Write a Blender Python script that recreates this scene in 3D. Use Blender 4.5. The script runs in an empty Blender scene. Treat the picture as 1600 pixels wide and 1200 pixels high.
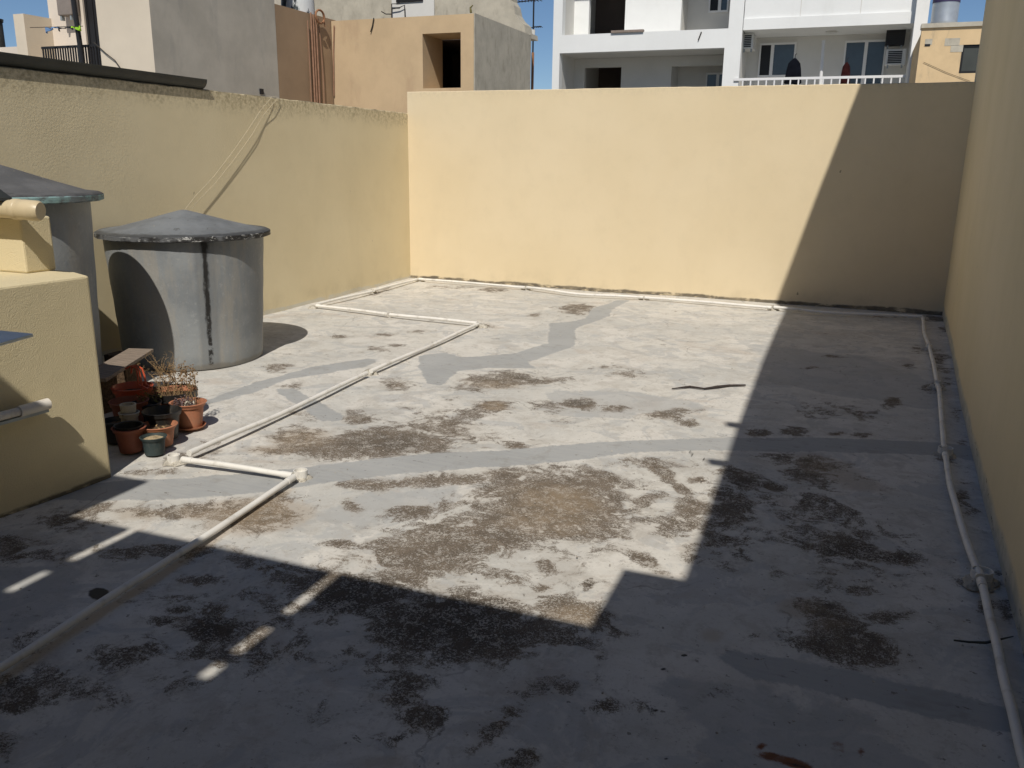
import bpy, math, random
import numpy as np
from mathutils import Vector, Matrix
random.seed(7)
SC = bpy.context.scene
COL = SC.collection
# ------------------------------------------------------------------ camera
FPX, PITCH, ROLL, YAW, EYE = 1328.9, 0.2578, 0.0132, -0.3736, 1.6
cp, sp, cy_, sy_ = math.cos(PITCH), math.sin(PITCH), math.cos(YAW), math.sin(YAW)
F_ = np.array([sy_*cp, cy_*cp, -sp])
r0 = np.array([cy_, -sy_, 0.0]); u0 = np.cross(r0, F_)
R_ = math.cos(ROLL)*r0 + math.sin(ROLL)*u0
U_ = -math.sin(ROLL)*r0 + math.cos(ROLL)*u0
cam = bpy.data.cameras.new('camera'); camo = bpy.data.objects.new('camera', cam); COL.objects.link(camo)
cam.sensor_fit = 'HORIZONTAL'; cam.sensor_width = 36.0; cam.lens = 36.0*FPX/1600.0
cam.clip_start = 0.05; cam.clip_end = 3000
camo.matrix_world = Matrix(((R_[0], U_[0], -F_[0], 0), (R_[1], U_[1], -F_[1], 0), (R_[2], U_[2], -F_[2], EYE), (0, 0, 0, 1)))
SC.camera = camo
# ------------------------------------------------------------------ light
SUN = Vector((0.27, -0.82, 1.0))                 # towards the sun, per metre of height
el = math.atan2(SUN.z, math.hypot(SUN.x, SUN.y)); az = math.atan2(SUN.x, SUN.y)
w = bpy.data.worlds.new('World'); SC.world = w; w.use_nodes = True
nt = w.node_tree; sky = nt.nodes.new('ShaderNodeTexSky'); sky.sky_type = 'NISHITA'; sky.sun_disc = False
sky.sun_elevation = el; sky.sun_rotation = az; sky.air_density = 0.75; sky.dust_density = 0.0; sky.ozone_density = 4.0
bg = nt.nodes['Background']; bg.inputs[1].default_value = 0.086
hs = nt.nodes.new('ShaderNodeHueSaturation'); hs.inputs['Saturation'].default_value = 1.04
nt.links.new(sky.outputs[0], hs.inputs['Color']); nt.links.new(hs.outputs[0], bg.inputs[0])
sl = bpy.data.lights.new('sun', 'SUN'); sl.energy = 5.0; sl.angle = math.radians(0.53); sl.color = (1.0, 0.945, 0.86)
so = bpy.data.objects.new('sun', sl); COL.objects.link(so); so.rotation_euler = (SUN).to_track_quat('Z', 'Y').to_euler()
SC.view_settings.view_transform = 'Standard'; SC.view_settings.look = 'None'
SC.view_settings.exposure = -0.28; SC.cycles.max_bounces = 12; SC.cycles.diffuse_bounces = 8; SC.view_settings.gamma = 1.0

def at(px, py, axis, val):
    """point of the real plane axis=val seen at photo pixel (px, py)"""
    d = R_*(px-800)/FPX + U_*(600-py)/FPX + F_
    o = np.array([0, 0, EYE]); k = 'xyz'.index(axis)
    return o + d*(val-o[k])/d[k]
# ------------------------------------------------------------------ mesh helpers
def fix_normals(me):
    import bmesh
    bm = bmesh.new(); bm.from_mesh(me); bmesh.ops.recalc_face_normals(bm, faces=bm.faces); bm.to_mesh(me); bm.free()
class MB:
    def __init__(s): s.v = []; s.f = []
    def add(s, vs, fs):
        n = len(s.v); s.v += [tuple(float(c) for c in p) for p in vs]; s.f += [tuple(i+n for i in f) for f in fs]; return s
    def box(s, x0, x1, y0, y1, z0, z1):
        x0, x1 = sorted((x0, x1)); y0, y1 = sorted((y0, y1)); z0, z1 = sorted((z0, z1))
        return s.add([(x0,y0,z0),(x1,y0,z0),(x1,y1,z0),(x0,y1,z0),(x0,y0,z1),(x1,y0,z1),(x1,y1,z1),(x0,y1,z1)],
                     [(0,3,2,1),(4,5,6,7),(0,1,5,4),(1,2,6,5),(2,3,7,6),(3,0,4,7)])
    def prism(s, poly, d, t):
        """poly: 3-D points; d: unit direction; t: thickness"""
        n = len(poly); P = [np.array(p, float) for p in poly]; Q = [p+np.array(d, float)*t for p in P]
        return s.add(P+Q, [tuple(range(n))[::-1], tuple(range(n, 2*n))]+[(i, (i+1) % n, n+(i+1) % n, n+i) for i in range(n)])
    def tube(s, pts, r, n=12, cap=True, wob=0):
        P = [np.array(p, float) for p in pts]; rs = r if isinstance(r, (list, tuple)) else [r]*len(P)
        vs = []; prev = None
        for i, p in enumerate(P):
            a = P[max(i-1, 0)]; b = P[min(i+1, len(P)-1)]; t = b-a; t /= np.linalg.norm(t)+1e-9
            if prev is None:
                h = np.array([0, 0, 1.0]) if abs(t[2]) < .9 else np.array([1.0, 0, 0])
                u = np.cross(t, h)
            else: u = prev-t*(prev@t)
            u /= np.linalg.norm(u); prev = u; v = np.cross(t, u)
            for k in range(n):
                q = 2*math.pi*k/n; rr = rs[i]*(1+random.uniform(-wob, wob))
                vs.append(p+rr*(math.cos(q)*u+math.sin(q)*v))
        fs = [(i*n+k, i*n+(k+1) % n, (i+1)*n+(k+1) % n, (i+1)*n+k) for i in range(len(P)-1) for k in range(n)]
        if cap: fs += [tuple(range(n))[::-1], tuple(range((len(P)-1)*n, len(P)*n))]
        return s.add(vs, fs)
    def lathe(s, prof, c=(0, 0, 0), n=40, wob=0.0, ax=None):
        vs = []; ph = [random.uniform(0, 6.28) for _ in range(4)]
        for r, z in prof:
            for k in range(n):
                q = 2*math.pi*k/n
                w_ = wob*(math.sin(2*q+ph[0])*.5+math.sin(3*q+ph[1])*.3+math.sin(7*q+ph[2])*.2)
                vs.append((c[0]+r*(1+w_)*math.cos(q), c[1]+r*(1+w_)*math.sin(q), c[2]+z+w_*.12*(r > .3)))
        fs = [(i*n+k, i*n+(k+1) % n, (i+1)*n+(k+1) % n, (i+1)*n+k) for i in range(len(prof)-1) for k in range(n)]
        return s.add(vs, fs)
    def build(s, name, mat, parent=None, smooth=False, bevel=0.0, origin=None):
        me = bpy.data.meshes.new(name)
        o0 = Vector(parent_origin(parent)) if parent else Vector(origin if origin is not None else (0, 0, 0))
        me.from_pydata([tuple(Vector(p)-o0) for p in s.v], [], s.f); me.validate(); fix_normals(me)
        ob = bpy.data.objects.new(name, me); COL.objects.link(ob)
        if parent: ob.parent = parent; ob.location = (0, 0, 0)
        else: ob.location = o0
        ob['_o'] = tuple(o0)
        me.materials.append(mat)
        if smooth:
            for p in me.polygons: p.use_smooth = True
            es = ob.modifiers.new('es', 'EDGE_SPLIT'); es.split_angle = math.radians(38)
        if bevel:
            b = ob.modifiers.new('bv', 'BEVEL'); b.width = bevel; b.segments = 2; b.limit_method = 'ANGLE'; b.angle_limit = math.radians(40)
        return ob
def parent_origin(p): return p['_o']
def tag(o, label=None, cat=None, group=None, kind=None):
    if label: o['label'] = label
    if cat: o['category'] = cat
    if group: o['group'] = group
    if kind: o['kind'] = kind
    return o
def empty(name, loc, label, cat, group=None):
    o = bpy.data.objects.new(name, None); COL.objects.link(o); o.location = tuple(float(c) for c in loc)
    o['_o'] = tuple(float(c) for c in loc); o.empty_display_size = .1
    return tag(o, label, cat, group)
# ------------------------------------------------------------------ materials
class N:
    def __init__(s, name, rough=.8, spec=.3, metal=0.0):
        s.m = bpy.data.materials.new(name); s.m.use_nodes = True; s.t = s.m.node_tree; s.b = s.t.nodes['Principled BSDF']
        s.b.inputs['Roughness'].default_value = rough; s.b.inputs['Specular IOR Level'].default_value = spec
        s.b.inputs['Metallic'].default_value = metal
        s.tc = s.t.nodes.new('ShaderNodeTexCoord')
    def new(s, t): return s.t.nodes.new(t)
    def link(s, a, b): s.t.links.new(a, b)
    def _in(s, sock, v):
        if v is None: return
        if hasattr(v, 'is_linked') or hasattr(v, 'links'): s.link(v, sock)
        else:
            try: sock.default_value = v
            except Exception: sock.default_value = (v[0], v[1], v[2], 1) if len(v) == 3 else v
    def noise(s, scale, detail=6, rough=.6, dist=0.0, co=None, out=0):
        n = s.new('ShaderNodeTexNoise'); n.inputs['Scale'].default_value = scale; n.inputs['Detail'].default_value = detail
        n.inputs['Roughness'].default_value = rough; n.inputs['Distortion'].default_value = dist
        s.link(co if co is not None else s.tc.outputs['Object'], n.inputs['Vector']); return n.outputs[out]
    def math(s, op, a, b=None, c=None, clamp=False):
        n = s.new('ShaderNodeMath'); n.operation = op; n.use_clamp = clamp
        for i, v in enumerate((a, b, c)):
            if v is not None: s._in(n.inputs[i], v)
        return n.outputs[0]
    def step(s, v, lo, hi, a=0.0, b=1.0):
        n = s.new('ShaderNodeMapRange'); n.interpolation_type = 'SMOOTHSTEP'
        s._in(n.inputs[0], v); n.inputs[1].default_value = lo; n.inputs[2].default_value = hi
        n.inputs[3].default_value = a; n.inputs[4].default_value = b; return n.outputs[0]
    def mix(s, f, a, b, mode='MIX'):
        n = s.new('ShaderNodeMix'); n.data_type = 'RGBA'; n.blend_type = mode
        s._in(n.inputs[0], f)
        for sock, v in ((n.inputs[6], a), (n.inputs[7], b)):
            if isinstance(v, tuple): sock.default_value = (*v, 1)[:4]
            else: s.link(v, sock)
        return n.outputs[2]
    def scaled(s, sx, sy, sz, co=None):
        n = s.new('ShaderNodeMapping'); n.inputs['Scale'].default_value = (sx, sy, sz)
        s.link(co if co is not None else s.tc.outputs['Object'], n.inputs['Vector']); return n.outputs[0]
    def xyz(s, co=None):
        n = s.new('ShaderNodeSeparateXYZ'); s.link(co if co is not None else s.tc.outputs['Object'], n.inputs[0]); return n.outputs
    def attr(s, name):
        n = s.new('ShaderNodeAttribute'); n.attribute_name = name; return n.outputs['Fac']
    def color(s, c): s.link(c, s.b.inputs['Base Color']) if not isinstance(c, tuple) else setattr(s.b.inputs['Base Color'], 'default_value', (*c, 1)[:4]); return s
    def bump(s, h, strength=.5, dist=.01):
        n = s.new('ShaderNodeBump'); n.inputs['Strength'].default_value = strength; n.inputs['Distance'].default_value = dist
        s.link(h, n.inputs['Height']); s.link(n.outputs[0], s.b.inputs['Normal']); return s
def simple(name, col, rough=.7, var=.15, scale=6, metal=0, spec=.2, bump=.0, bscale=60, dirt=None):
    n = N(name, rough, spec, metal)
    a = n.noise(scale, 6, .65); lo = tuple(c*(1-var) for c in col); hi = tuple(min(1, c*(1+var)) for c in col)
    c = n.mix(n.step(a, .3, .7), lo, hi)
    if dirt:
        d = n.noise(scale*2.3, 8, .7, co=n.scaled(1, 1, .35)); c = n.mix(n.step(d, .52, .68, 0, dirt[1]), c, dirt[0])
    n.color(c)
    if bump: n.bump(n.noise(bscale, 5, .6), bump, .01)
    return n.m
def stucco(name, col, warm, top=None, base=None, upstand=0.0, fine=70, strength=.35, dist=.006, blot=True, crack=False):
    """painted render; top=(z, colour) moss stain under the coping; base = grime at the foot"""
    n = N(name, .85, .2)
    a = n.noise(.9, 5, .6); b = n.noise(5, 7, .65); v = n.noise(1.6, 5, .6, co=n.scaled(1, 1, .2))
    c = n.mix(n.step(a, .3, .7), col, warm)
    c = n.mix(n.step(b, .45, .75, 0, .13), c, tuple(x*.78 for x in col))
    c = n.mix(n.step(v, .5, .72, 0, .18), c, tuple(x*.84 for x in col))
    c = n.mix(n.step(n.noise(7, 3, .6, co=n.scaled(1, 1, .8)), .745, .765, 0, .8), c, tuple(x*.35 for x in col))
    z = n.xyz()[2]
    if top:
        # moss under the top edge: irregular depth
        k = n.math('SUBTRACT', top[0], z); e = n.noise(2.4, 8, .72, co=n.scaled(1, 1, .5))
        q = n.math('SUBTRACT', n.math('MULTIPLY', e, top[2]), k)
        c = n.mix(n.math('MULTIPLY', n.step(q, -.06, .16, 0, .75), n.step(n.noise(26, 7, .75), .36, .66)), c, top[1])
        g = n.math('SUBTRACT', n.math('MULTIPLY', n.noise(6, 6, .7), .05), k)
        if crack: c = n.mix(n.step(g, -.005, .008, 0, .8), c, (.10, .085, .055))
    if base:
        e = n.noise(1.6, 9, .7, co=n.scaled(1, 1, 3)); q = n.math('SUBTRACT', n.math('MULTIPLY', e, base[0]), n.math('ADD', z, .012))
        c = n.mix(n.math('MULTIPLY', n.step(q, -.006, .012), n.step(n.noise(16, 7, .75, co=n.scaled(.4, .4, 1.6)), .34, .50)), c, base[1])
        c = n.mix(n.math('MULTIPLY', n.step(z, .03, .28, 1, 0), n.step(n.noise(2.2, 7, .65), .45, .7, 0, .45)), c, tuple(x*.72 for x in col))
    if upstand:
        q = n.math('SUBTRACT', n.math('ADD', n.math('MULTIPLY', n.noise(1.5, 6, .6), .14), upstand-.07), z)
        g = n.mix(n.step(n.noise(9, 8, .7), .40, .60), (.43, .42, .35), (.52, .50, .43))
        g = n.mix(n.step(n.noise(14, 8, .75, co=n.scaled(1, .6, 1.5)), .60, .64), g, (.08, .07, .05))
        c = n.mix(n.step(q, -.02, .03), c, g)
    n.color(c)
    f1 = n.noise(fine, 4, .6); f2 = n.noise(9, 4, .5)
    if blot: f1 = n.math('MULTIPLY', f1, n.step(n.noise(1.1, 3, .5), .35, .65, .25, 1.3))
    h = n.math('ADD', f1, n.math('MULTIPLY', f2, .5))
    n.bump(h, strength, dist)
    return n.m
M = {}
M['left'] = stucco('left_wall_paint', (.67, .575, .375), (.71, .615, .41), top=(2.20, (.27, .22, .13), .40), base=(.10, (.60, .57, .48)), fine=60, strength=.38, dist=.005, crack=True)
M['back'] = stucco('back_wall_paint', (.66, .55, .365), (.69, .58, .395), top=(2.44, (.50, .42, .29), .14), base=(.105, (.14, .12, .09)), fine=90, strength=.22, dist=.004)
M['right'] = stucco('right_wall_paint', (.69, .585, .37), (.73, .62, .41), upstand=.10, fine=60, strength=.25, dist=.005)
M['block'] = stucco('block_render', (.64, .55, .345), (.68, .585, .38), base=(.05, (.15, .13, .09)), fine=170, strength=.8, dist=.005, blot=False)
M['pvc'] = simple('white_pvc', (.66, .62, .55), .45, .06, 5, dirt=((.36, .32, .26), .45), spec=.5)
M['conduit'] = simple('painted_conduit', (.72, .70, .65), .5, .08, 3, dirt=((.40, .37, .31), .55), spec=.4)
M['cream_pvc'] = simple('cream_pvc', (.56, .46, .29), .42, .05, 5, dirt=((.40, .32, .2), .3), spec=.5)
M['cement'] = simple('cement_mortar', (.44, .41, .35), .95, .25, 30, bump=.9, bscale=45, dirt=((.12, .10, .07), .8))
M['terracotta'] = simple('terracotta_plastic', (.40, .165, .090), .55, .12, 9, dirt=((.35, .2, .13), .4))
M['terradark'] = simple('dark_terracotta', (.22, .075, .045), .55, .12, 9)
M['redplastic'] = simple('orange_red_plastic', (.46, .075, .03), .4, .08, 9, spec=.5)
M['blackplastic'] = simple('black_plastic', (.018, .017, .016), .45, .3, 9, spec=.5, dirt=((.09, .07, .05), .35))
M['greenpot'] = simple('green_grey_plastic', (.036, .050, .050), .5, .15, 9, dirt=((.12, .12, .10), .35))
M['whitepot'] = simple('dirty_white_plastic', (.48, .44, .36), .6, .15, 12, dirt=((.13, .10, .06), .8))
M['soil'] = simple('dry_soil', (.10, .065, .04), .95, .5, 60, bump=1, bscale=90)
M['gravel'] = simple('dry_gravel', (.42, .33, .2), .95, .4, 70, bump=1, bscale=90)
M['drystem'] = simple('dry_stem', (.33, .22, .11), .8, .2, 30)
M['dryleaf'] = simple('dry_leaf', (.19, .12, .065), .8, .35, 30)
M['succulent'] = simple('purple_grey_leaf', (.14, .10, .10), .7, .35, 30)
M['greenleaf'] = simple('olive_leaf', (.15, .13, .05), .7, .35, 30)
M['wood'] = None; M['awning'] = simple('cream_painted_panel', (.72, .64, .50), .7, .05, 2)
M['darkmetal'] = simple('dark_green_metal', (.030, .033, .028), .55, .25, 4, spec=.5)
M['galv'] = simple('galvanised_sheet', (.30, .33, .34), .45, .12, 8, metal=.3)
M['greysheet'] = simple('blue_grey_sheet', (.66, .72, .74), .38, .10, 8, metal=.75)
M['rope'] = simple('pale_rope', (.50, .43, .30), .8, .1, 40)
M['concrete'] = simple('concrete', (.33, .32, .29), .9, .15, 4, bump=.4, bscale=30, dirt=((.2, .19, .16), .5))
def wood():
    n = N('weathered_plank', .85, .2); co = n.scaled(3, 40, 40)
    a = n.noise(2, 8, .7, co=co); n.color(n.mix(n.step(a, .35, .65), (.17, .135, .105), (.30, .24, .19))); n.bump(a, .6, .004); return n.m
M['wood'] = wood()
# ------------------------------------------------------------------ ROOF FLOOR
def blob(px, py, rx, ry, k=1.0, ang=0.0):
    c = at(px, py, 'z', 0); a = math.radians(ang)
    ux, uy = rx*math.cos(a), rx*math.sin(a); vx, vy = -ry*math.sin(a), ry*math.cos(a)
    u = (at(px+ux, py+uy, 'z', 0)-at(px-ux, py-uy, 'z', 0))/2; v = (at(px+vx, py+vy, 'z', 0)-at(px-vx, py-vy, 'z', 0))/2
    return c[:2], np.linalg.inv(np.array([u[:2], v[:2]]).T), k
WORN = [(430,1000,130,46,.50,8),(470,950,90,26,.55,10),(520,1015,90,24,.5),(340,1015,70,20,.5),(215,860,90,16,.5),(380,872,90,13,.5,12),(240,930,60,22,.4),(60,1000,60,26,.35),(620,1030,80,20,.55),(1250,800,110,36,.38,15),(1300,850,110,36,.42,15),(1350,905,90,26,.40),(1150,860,50,30,.35),
 (830,845,110,22,.55,-8),(720,800,44,34,.35),(900,800,90,46,.8),(1290,640,60,14,.3),(1020,720,60,10,.35),(760,690,60,12,.4),(520,740,40,6,.4),(1040,820,60,26,.35),(905,482,26,9,.75),(800,590,72,11,.7),(740,600,40,8,.5),(615,599,26,9,.65),(772,632,21,9,.8),(905,629,28,9,.85),(868,636,38,12,.45),
 (958,637,22,5,.6),(985,584,34,7,.55,8),(950,572,30,4,.5),(1052,645,36,8,.65,-5),(1078,660,16,5,.6),(877,657,22,5,.55),(600,690,95,19,1.0),(560,700,110,15,.9),
 (480,684,60,16,.55),(690,668,65,22,.62),(720,655,55,12,.5,-15),(556,652,28,8,.7),(640,702,60,9,.8),(760,645,25,6,.45),(806,696,22,6,.8),(434,575,19,6,.75),(455,603,22,4,.5),
 (505,572,14,4,.4),(470,640,36,10,.42),(330,690,30,8,.4),(420,700,50,8,.55),(860,783,112,48,1.0),(920,760,50,25,.95),(700,752,120,8,.75,-3),(580,758,60,7,.7),
 (760,745,110,12,.7,-3),(930,735,45,8,.6,12),(740,836,120,30,.92,-12),(660,865,90,34,.85),(590,870,55,22,.55),(645,797,52,12,.55,-5),(700,790,30,8,.45),(549,792,19,11,.7,20),
 (530,849,28,6,.6),(540,873,40,8,.55),(868,880,42,26,.55),(850,918,16,8,.7),(900,955,62,22,.75,10),(960,985,50,12,.6,8),(780,900,90,24,.36),(700,905,80,16,.4),
 (1036,736,34,9,.85,32),(1065,762,20,10,.8,50),(1010,778,34,9,.75,-12),(1088,748,20,6,.7),(1085,790,36,20,.65),(1095,820,30,20,.5),(1000,868,34,9,.6,30),(1020,885,22,6,.6,25),
 (1080,865,16,14,.6),(919,911,7,9,.7),(1170,752,58,16,.72,20),(1205,760,26,9,.8,15),(1145,790,40,30,.62,15),(1115,830,26,34,.55),(1180,800,60,30,.28),
 (1260,722,60,9,.6,12),(1255,740,45,16,.62,22),(1300,728,60,22,.30,25),(1270,775,40,8,.55,15),(1320,800,46,15,.5,30),(1330,850,62,17,.75,18),(1395,867,48,12,.7,10),
 (1370,830,46,16,.48),(1280,842,50,12,.4),(1360,880,60,14,.45),(1310,890,22,12,.55),(1420,905,30,10,.3),(1245,820,60,14,.35),(1210,900,12,24,.35),(1245,945,34,12,.42),
 (1300,962,55,22,.68,22),(1330,1000,66,30,.85,18),(1390,1020,30,20,.8),(1380,960,42,10,.6),(1300,1012,60,14,.6,14),(1370,925,30,7,.5),(1395,627,12,7,.85),(1350,648,22,8,.5),(1345,662,14,12,.35),
 (1240,673,19,6,.9),(1186,676,16,4,.95),(1308,678,12,3,.8),(1345,680,14,4,.6),(1352,681,5,3,.8),(380,805,80,22,.62),(420,795,40,24,.62,-30),(330,800,60,16,.55),(250,800,50,12,.6),(200,795,40,9,.5),
 (440,880,50,8,.35),(560,925,115,34,.82,10),(620,900,90,14,.6,12),(700,960,120,36,.98),(640,985,90,28,.72),(820,985,85,20,.92),(760,1010,90,24,.72),(880,1002,50,9,.7),
 (332,980,46,20,.92),(340,950,60,10,.5),(280,968,50,9,.62),(300,905,38,9,.75),(282,950,25,6,.6),(130,800,48,7,.85,-18),(110,812,60,16,.45),(90,865,80,16,.4),(14,855,26,16,.7),(60,845,50,10,.4),
 (190,1020,60,24,.55),(240,1000,30,16,.5),(110,1060,70,40,.42),(20,1085,40,22,.75),(0,1150,20,18,.5),(170,1090,50,16,.35),(250,1060,60,20,.3),(500,1090,60,30,.3),(640,1060,50,20,.5),(660,1120,32,20,.85),
 (630,1090,30,14,.6),(610,1150,40,14,.4),(775,1135,34,14,.8,-35),(800,1112,20,12,.7),(745,1165,30,12,.55,-30),(825,1180,22,14,.85),(800,1190,20,10,.8),(830,1060,60,16,.32),(870,1080,80,14,.38),(960,1100,60,12,.35),
 (968,990,22,12,.5),(1100,850,30,4,.6),(1000,790,14,6,.5),(760,510,10,4,.5),(835,493,9,3,.8),(590,545,30,4,.5,10),(600,522,16,3,.6),(530,525,20,3,.5),(650,517,24,2.5,.55),(620,540,12,3,.6),
 (590,455,26,3,.5,-18),(700,448,40,3,.4),(770,452,24,3,.6),(1300,555,18,2,.4),(1270,573,14,2,.5),(1420,570,9,4,.8),(1440,545,16,7,.55),(1458,605,18,6,.8),(1480,712,24,7,.6),(1468,560,12,14,.5),(1480,590,10,14,.45),
 (1495,650,9,14,.5),(1505,690,8,12,.5),(1505,775,12,18,.55),(1512,795,16,8,.55),(1540,940,14,12,.6),(1515,905,22,8,.55),(1575,950,8,20,.7),(1560,900,8,20,.5),(1590,1040,8,30,.5),(1465,497,24,4,.8),(1480,515,16,8,.5),(1400,493,60,3,.5),
 (560,640,30,5,.35),(1050,640,10,4,.5),(1015,690,30,2,.4),(1180,990,8,3,.5),(1085,1030,10,4,.6),(280,712,35,9,.5),(240,735,50,6,.55),(390,726,20,5,.35),(330,700,22,8,.35),(700,620,22,6,.4),(690,640,16,5,.5)]
TAN = [(235,908,250,8,.85,-33),(400,800,90,7,.8,-33),(430,655,150,5,.55,-27),(1512,840,14,60,.4,-15),(860,790,100,45,.9),(905,795,60,30,.6),(900,960,55,20,.8),(480,682,60,18,.8),(400,805,95,28,.95),(330,800,80,20,.7),(220,800,60,14,.7),(1300,735,75,22,.8,20),(1250,945,40,18,.9),(1300,975,50,20,.6),(1200,800,60,30,.4),
 (500,640,80,20,.35),(420,700,70,10,.7),(600,1085,70,20,.5),(600,1190,80,20,.6),(520,1110,40,16,.4),(1110,990,26,16,.7),(1320,890,30,12,.5),(300,712,60,14,.5),(620,600,20,8,.6),(772,632,22,9,.9),(780,595,60,12,.7),
 (1150,980,30,20,.4),(1060,1050,50,12,.3),(1430,830,40,25,.35),(1460,850,20,12,.4),(700,570,60,12,.25)]
DARK = [(155,928,17,10,1.6),(560,930,110,40,.45),(700,965,120,45,.5),(600,692,90,20,.35),(640,700,60,12,.3),(332,980,46,22,.5),(1330,860,60,20,.4),(1395,868,40,12,.4),(1170,755,50,18,.4),
 (1020,1110,7,4.5,1.5),(1065,1095,6,4,1.5),(1036,1044,4,3,1.4),(1045,1040,3,2,1.4),(1069,1024,3,2,1.5),(1158,1138,9,4,1.3),(1135,1119,7,3.5,1.3),(1147,1114,5,3,1.3),(1128,1147,4,6,1.3),(1140,1155,6,3,1.3),(1114,1161,9,4,.9),(1134,1165,6,4,.9),
 (1088,1100,4,3,1.4),(1056,1118,3,2,1.4),(1068,1123,5,2,1.4),(1058,1077,2,2,1.4),(1065,1058,3,2,1.3),(1092,1095,4,2,1.2),(1095,1006,9,5,.9),(1028,991,5,2.5,1.2),(1302,871,6,3,1),(1043,1183,3,2,1.3),(1518,1012,3,1.5,1.3),(1519,1063,3,1.5,1.3),(1543,1080,3,1.5,1.3),
 (1080,706,5,8,1.1),(1100,716,4,6,1.0),(919,910,4,5,1),(735,760,6,3,.8),(720,767,70,4,.35,-12),(870,845,90,5,.35,-12),(800,590,70,10,.3),(905,627,26,8,.4),(1052,645,30,6,.3)]
RUST = [(1190,1163,10,5,1.0),(1205,1180,34,7,.9,12),(1240,1190,34,6,1.2,15),(1180,1190,30,10,.4),(1310,1165,20,12,.7,20),(1345,1172,12,8,.8,30),(1530,880,6,5,.5),(632,1088,12,5,.5),(1395,1022,14,8,.5)]
STRIP = [
 [(60,762),(173,748),(300,743),(400,737),(500,726),(661,711),(785,703),(931,690),(1112,681),(1262,684),(1469,690),(1525,696),(1528,720),(1469,712),(1262,705),(1112,701),(990,706),(912,716),(762,731),(556,748),(500,757),(400,771),(300,778),(240,779),(130,778),(90,777)],
 [(984,469),(963,469),(925,482),(915,497),(889,504),(859,506),(856,536),(803,550),(720,557),(697,550),(655,556),(655,575),(668,597),(690,600),(715,578),(762,573),(840,573),(825,563),(850,555),(898,540),(899,514),(952,494),(957,484)],
 [(300,634),(400,597),(487,574),(575,560),(590,562),(572,573),(500,586),(450,592),(400,612),(345,627)],
 [(424,607),(458,606),(538,647),(533,657),(502,655)],
 [(1120,1025),(1150,1014),(1319,1040),(1400,1056),(1562,1096),(1640,1112),(1640,1152),(1544,1136),(1375,1096),(1169,1055)]]
COOL = [[(-40,890),(60,878),(120,890),(108,905),(60,960),(0,990),(-60,1000)],
 [(1062,1072),(1150,1078),(1200,1072),(1330,1110),(1420,1150),(1500,1260),(1080,1260),(1085,1200),(1066,1140)],
 [(850,610),(1000,612),(1060,625),(1080,640),(980,650),(900,650),(820,640)],
 [(470,800),(560,770),(700,765),(700,780),(560,830),(420,830)],
 [(1180,540),(1350,555),(1480,600),(1460,640),(1200,600)]]
def sdf(X, Y, poly):
    P = np.array([at(a, b, 'z', 0)[:2] for a, b in poly]); d = np.full(X.shape, 1e9); ins = np.zeros(X.shape, bool)
    for i in range(len(P)):
        a, b = P[i], P[(i+1) % len(P)]; e = b-a; t = np.clip(((X-a[0])*e[0]+(Y-a[1])*e[1])/(e@e), 0, 1)
        d = np.minimum(d, np.hypot(X-a[0]-t*e[0], Y-a[1]-t*e[1]))
        c = ((a[1] > Y) != (b[1] > Y)); xx = a[0]+(Y-a[1])*e[0]/(e[1] if abs(e[1]) > 1e-9 else 1e-9); ins ^= c & (X < xx)
    return np.where(ins, d, -d)
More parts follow.
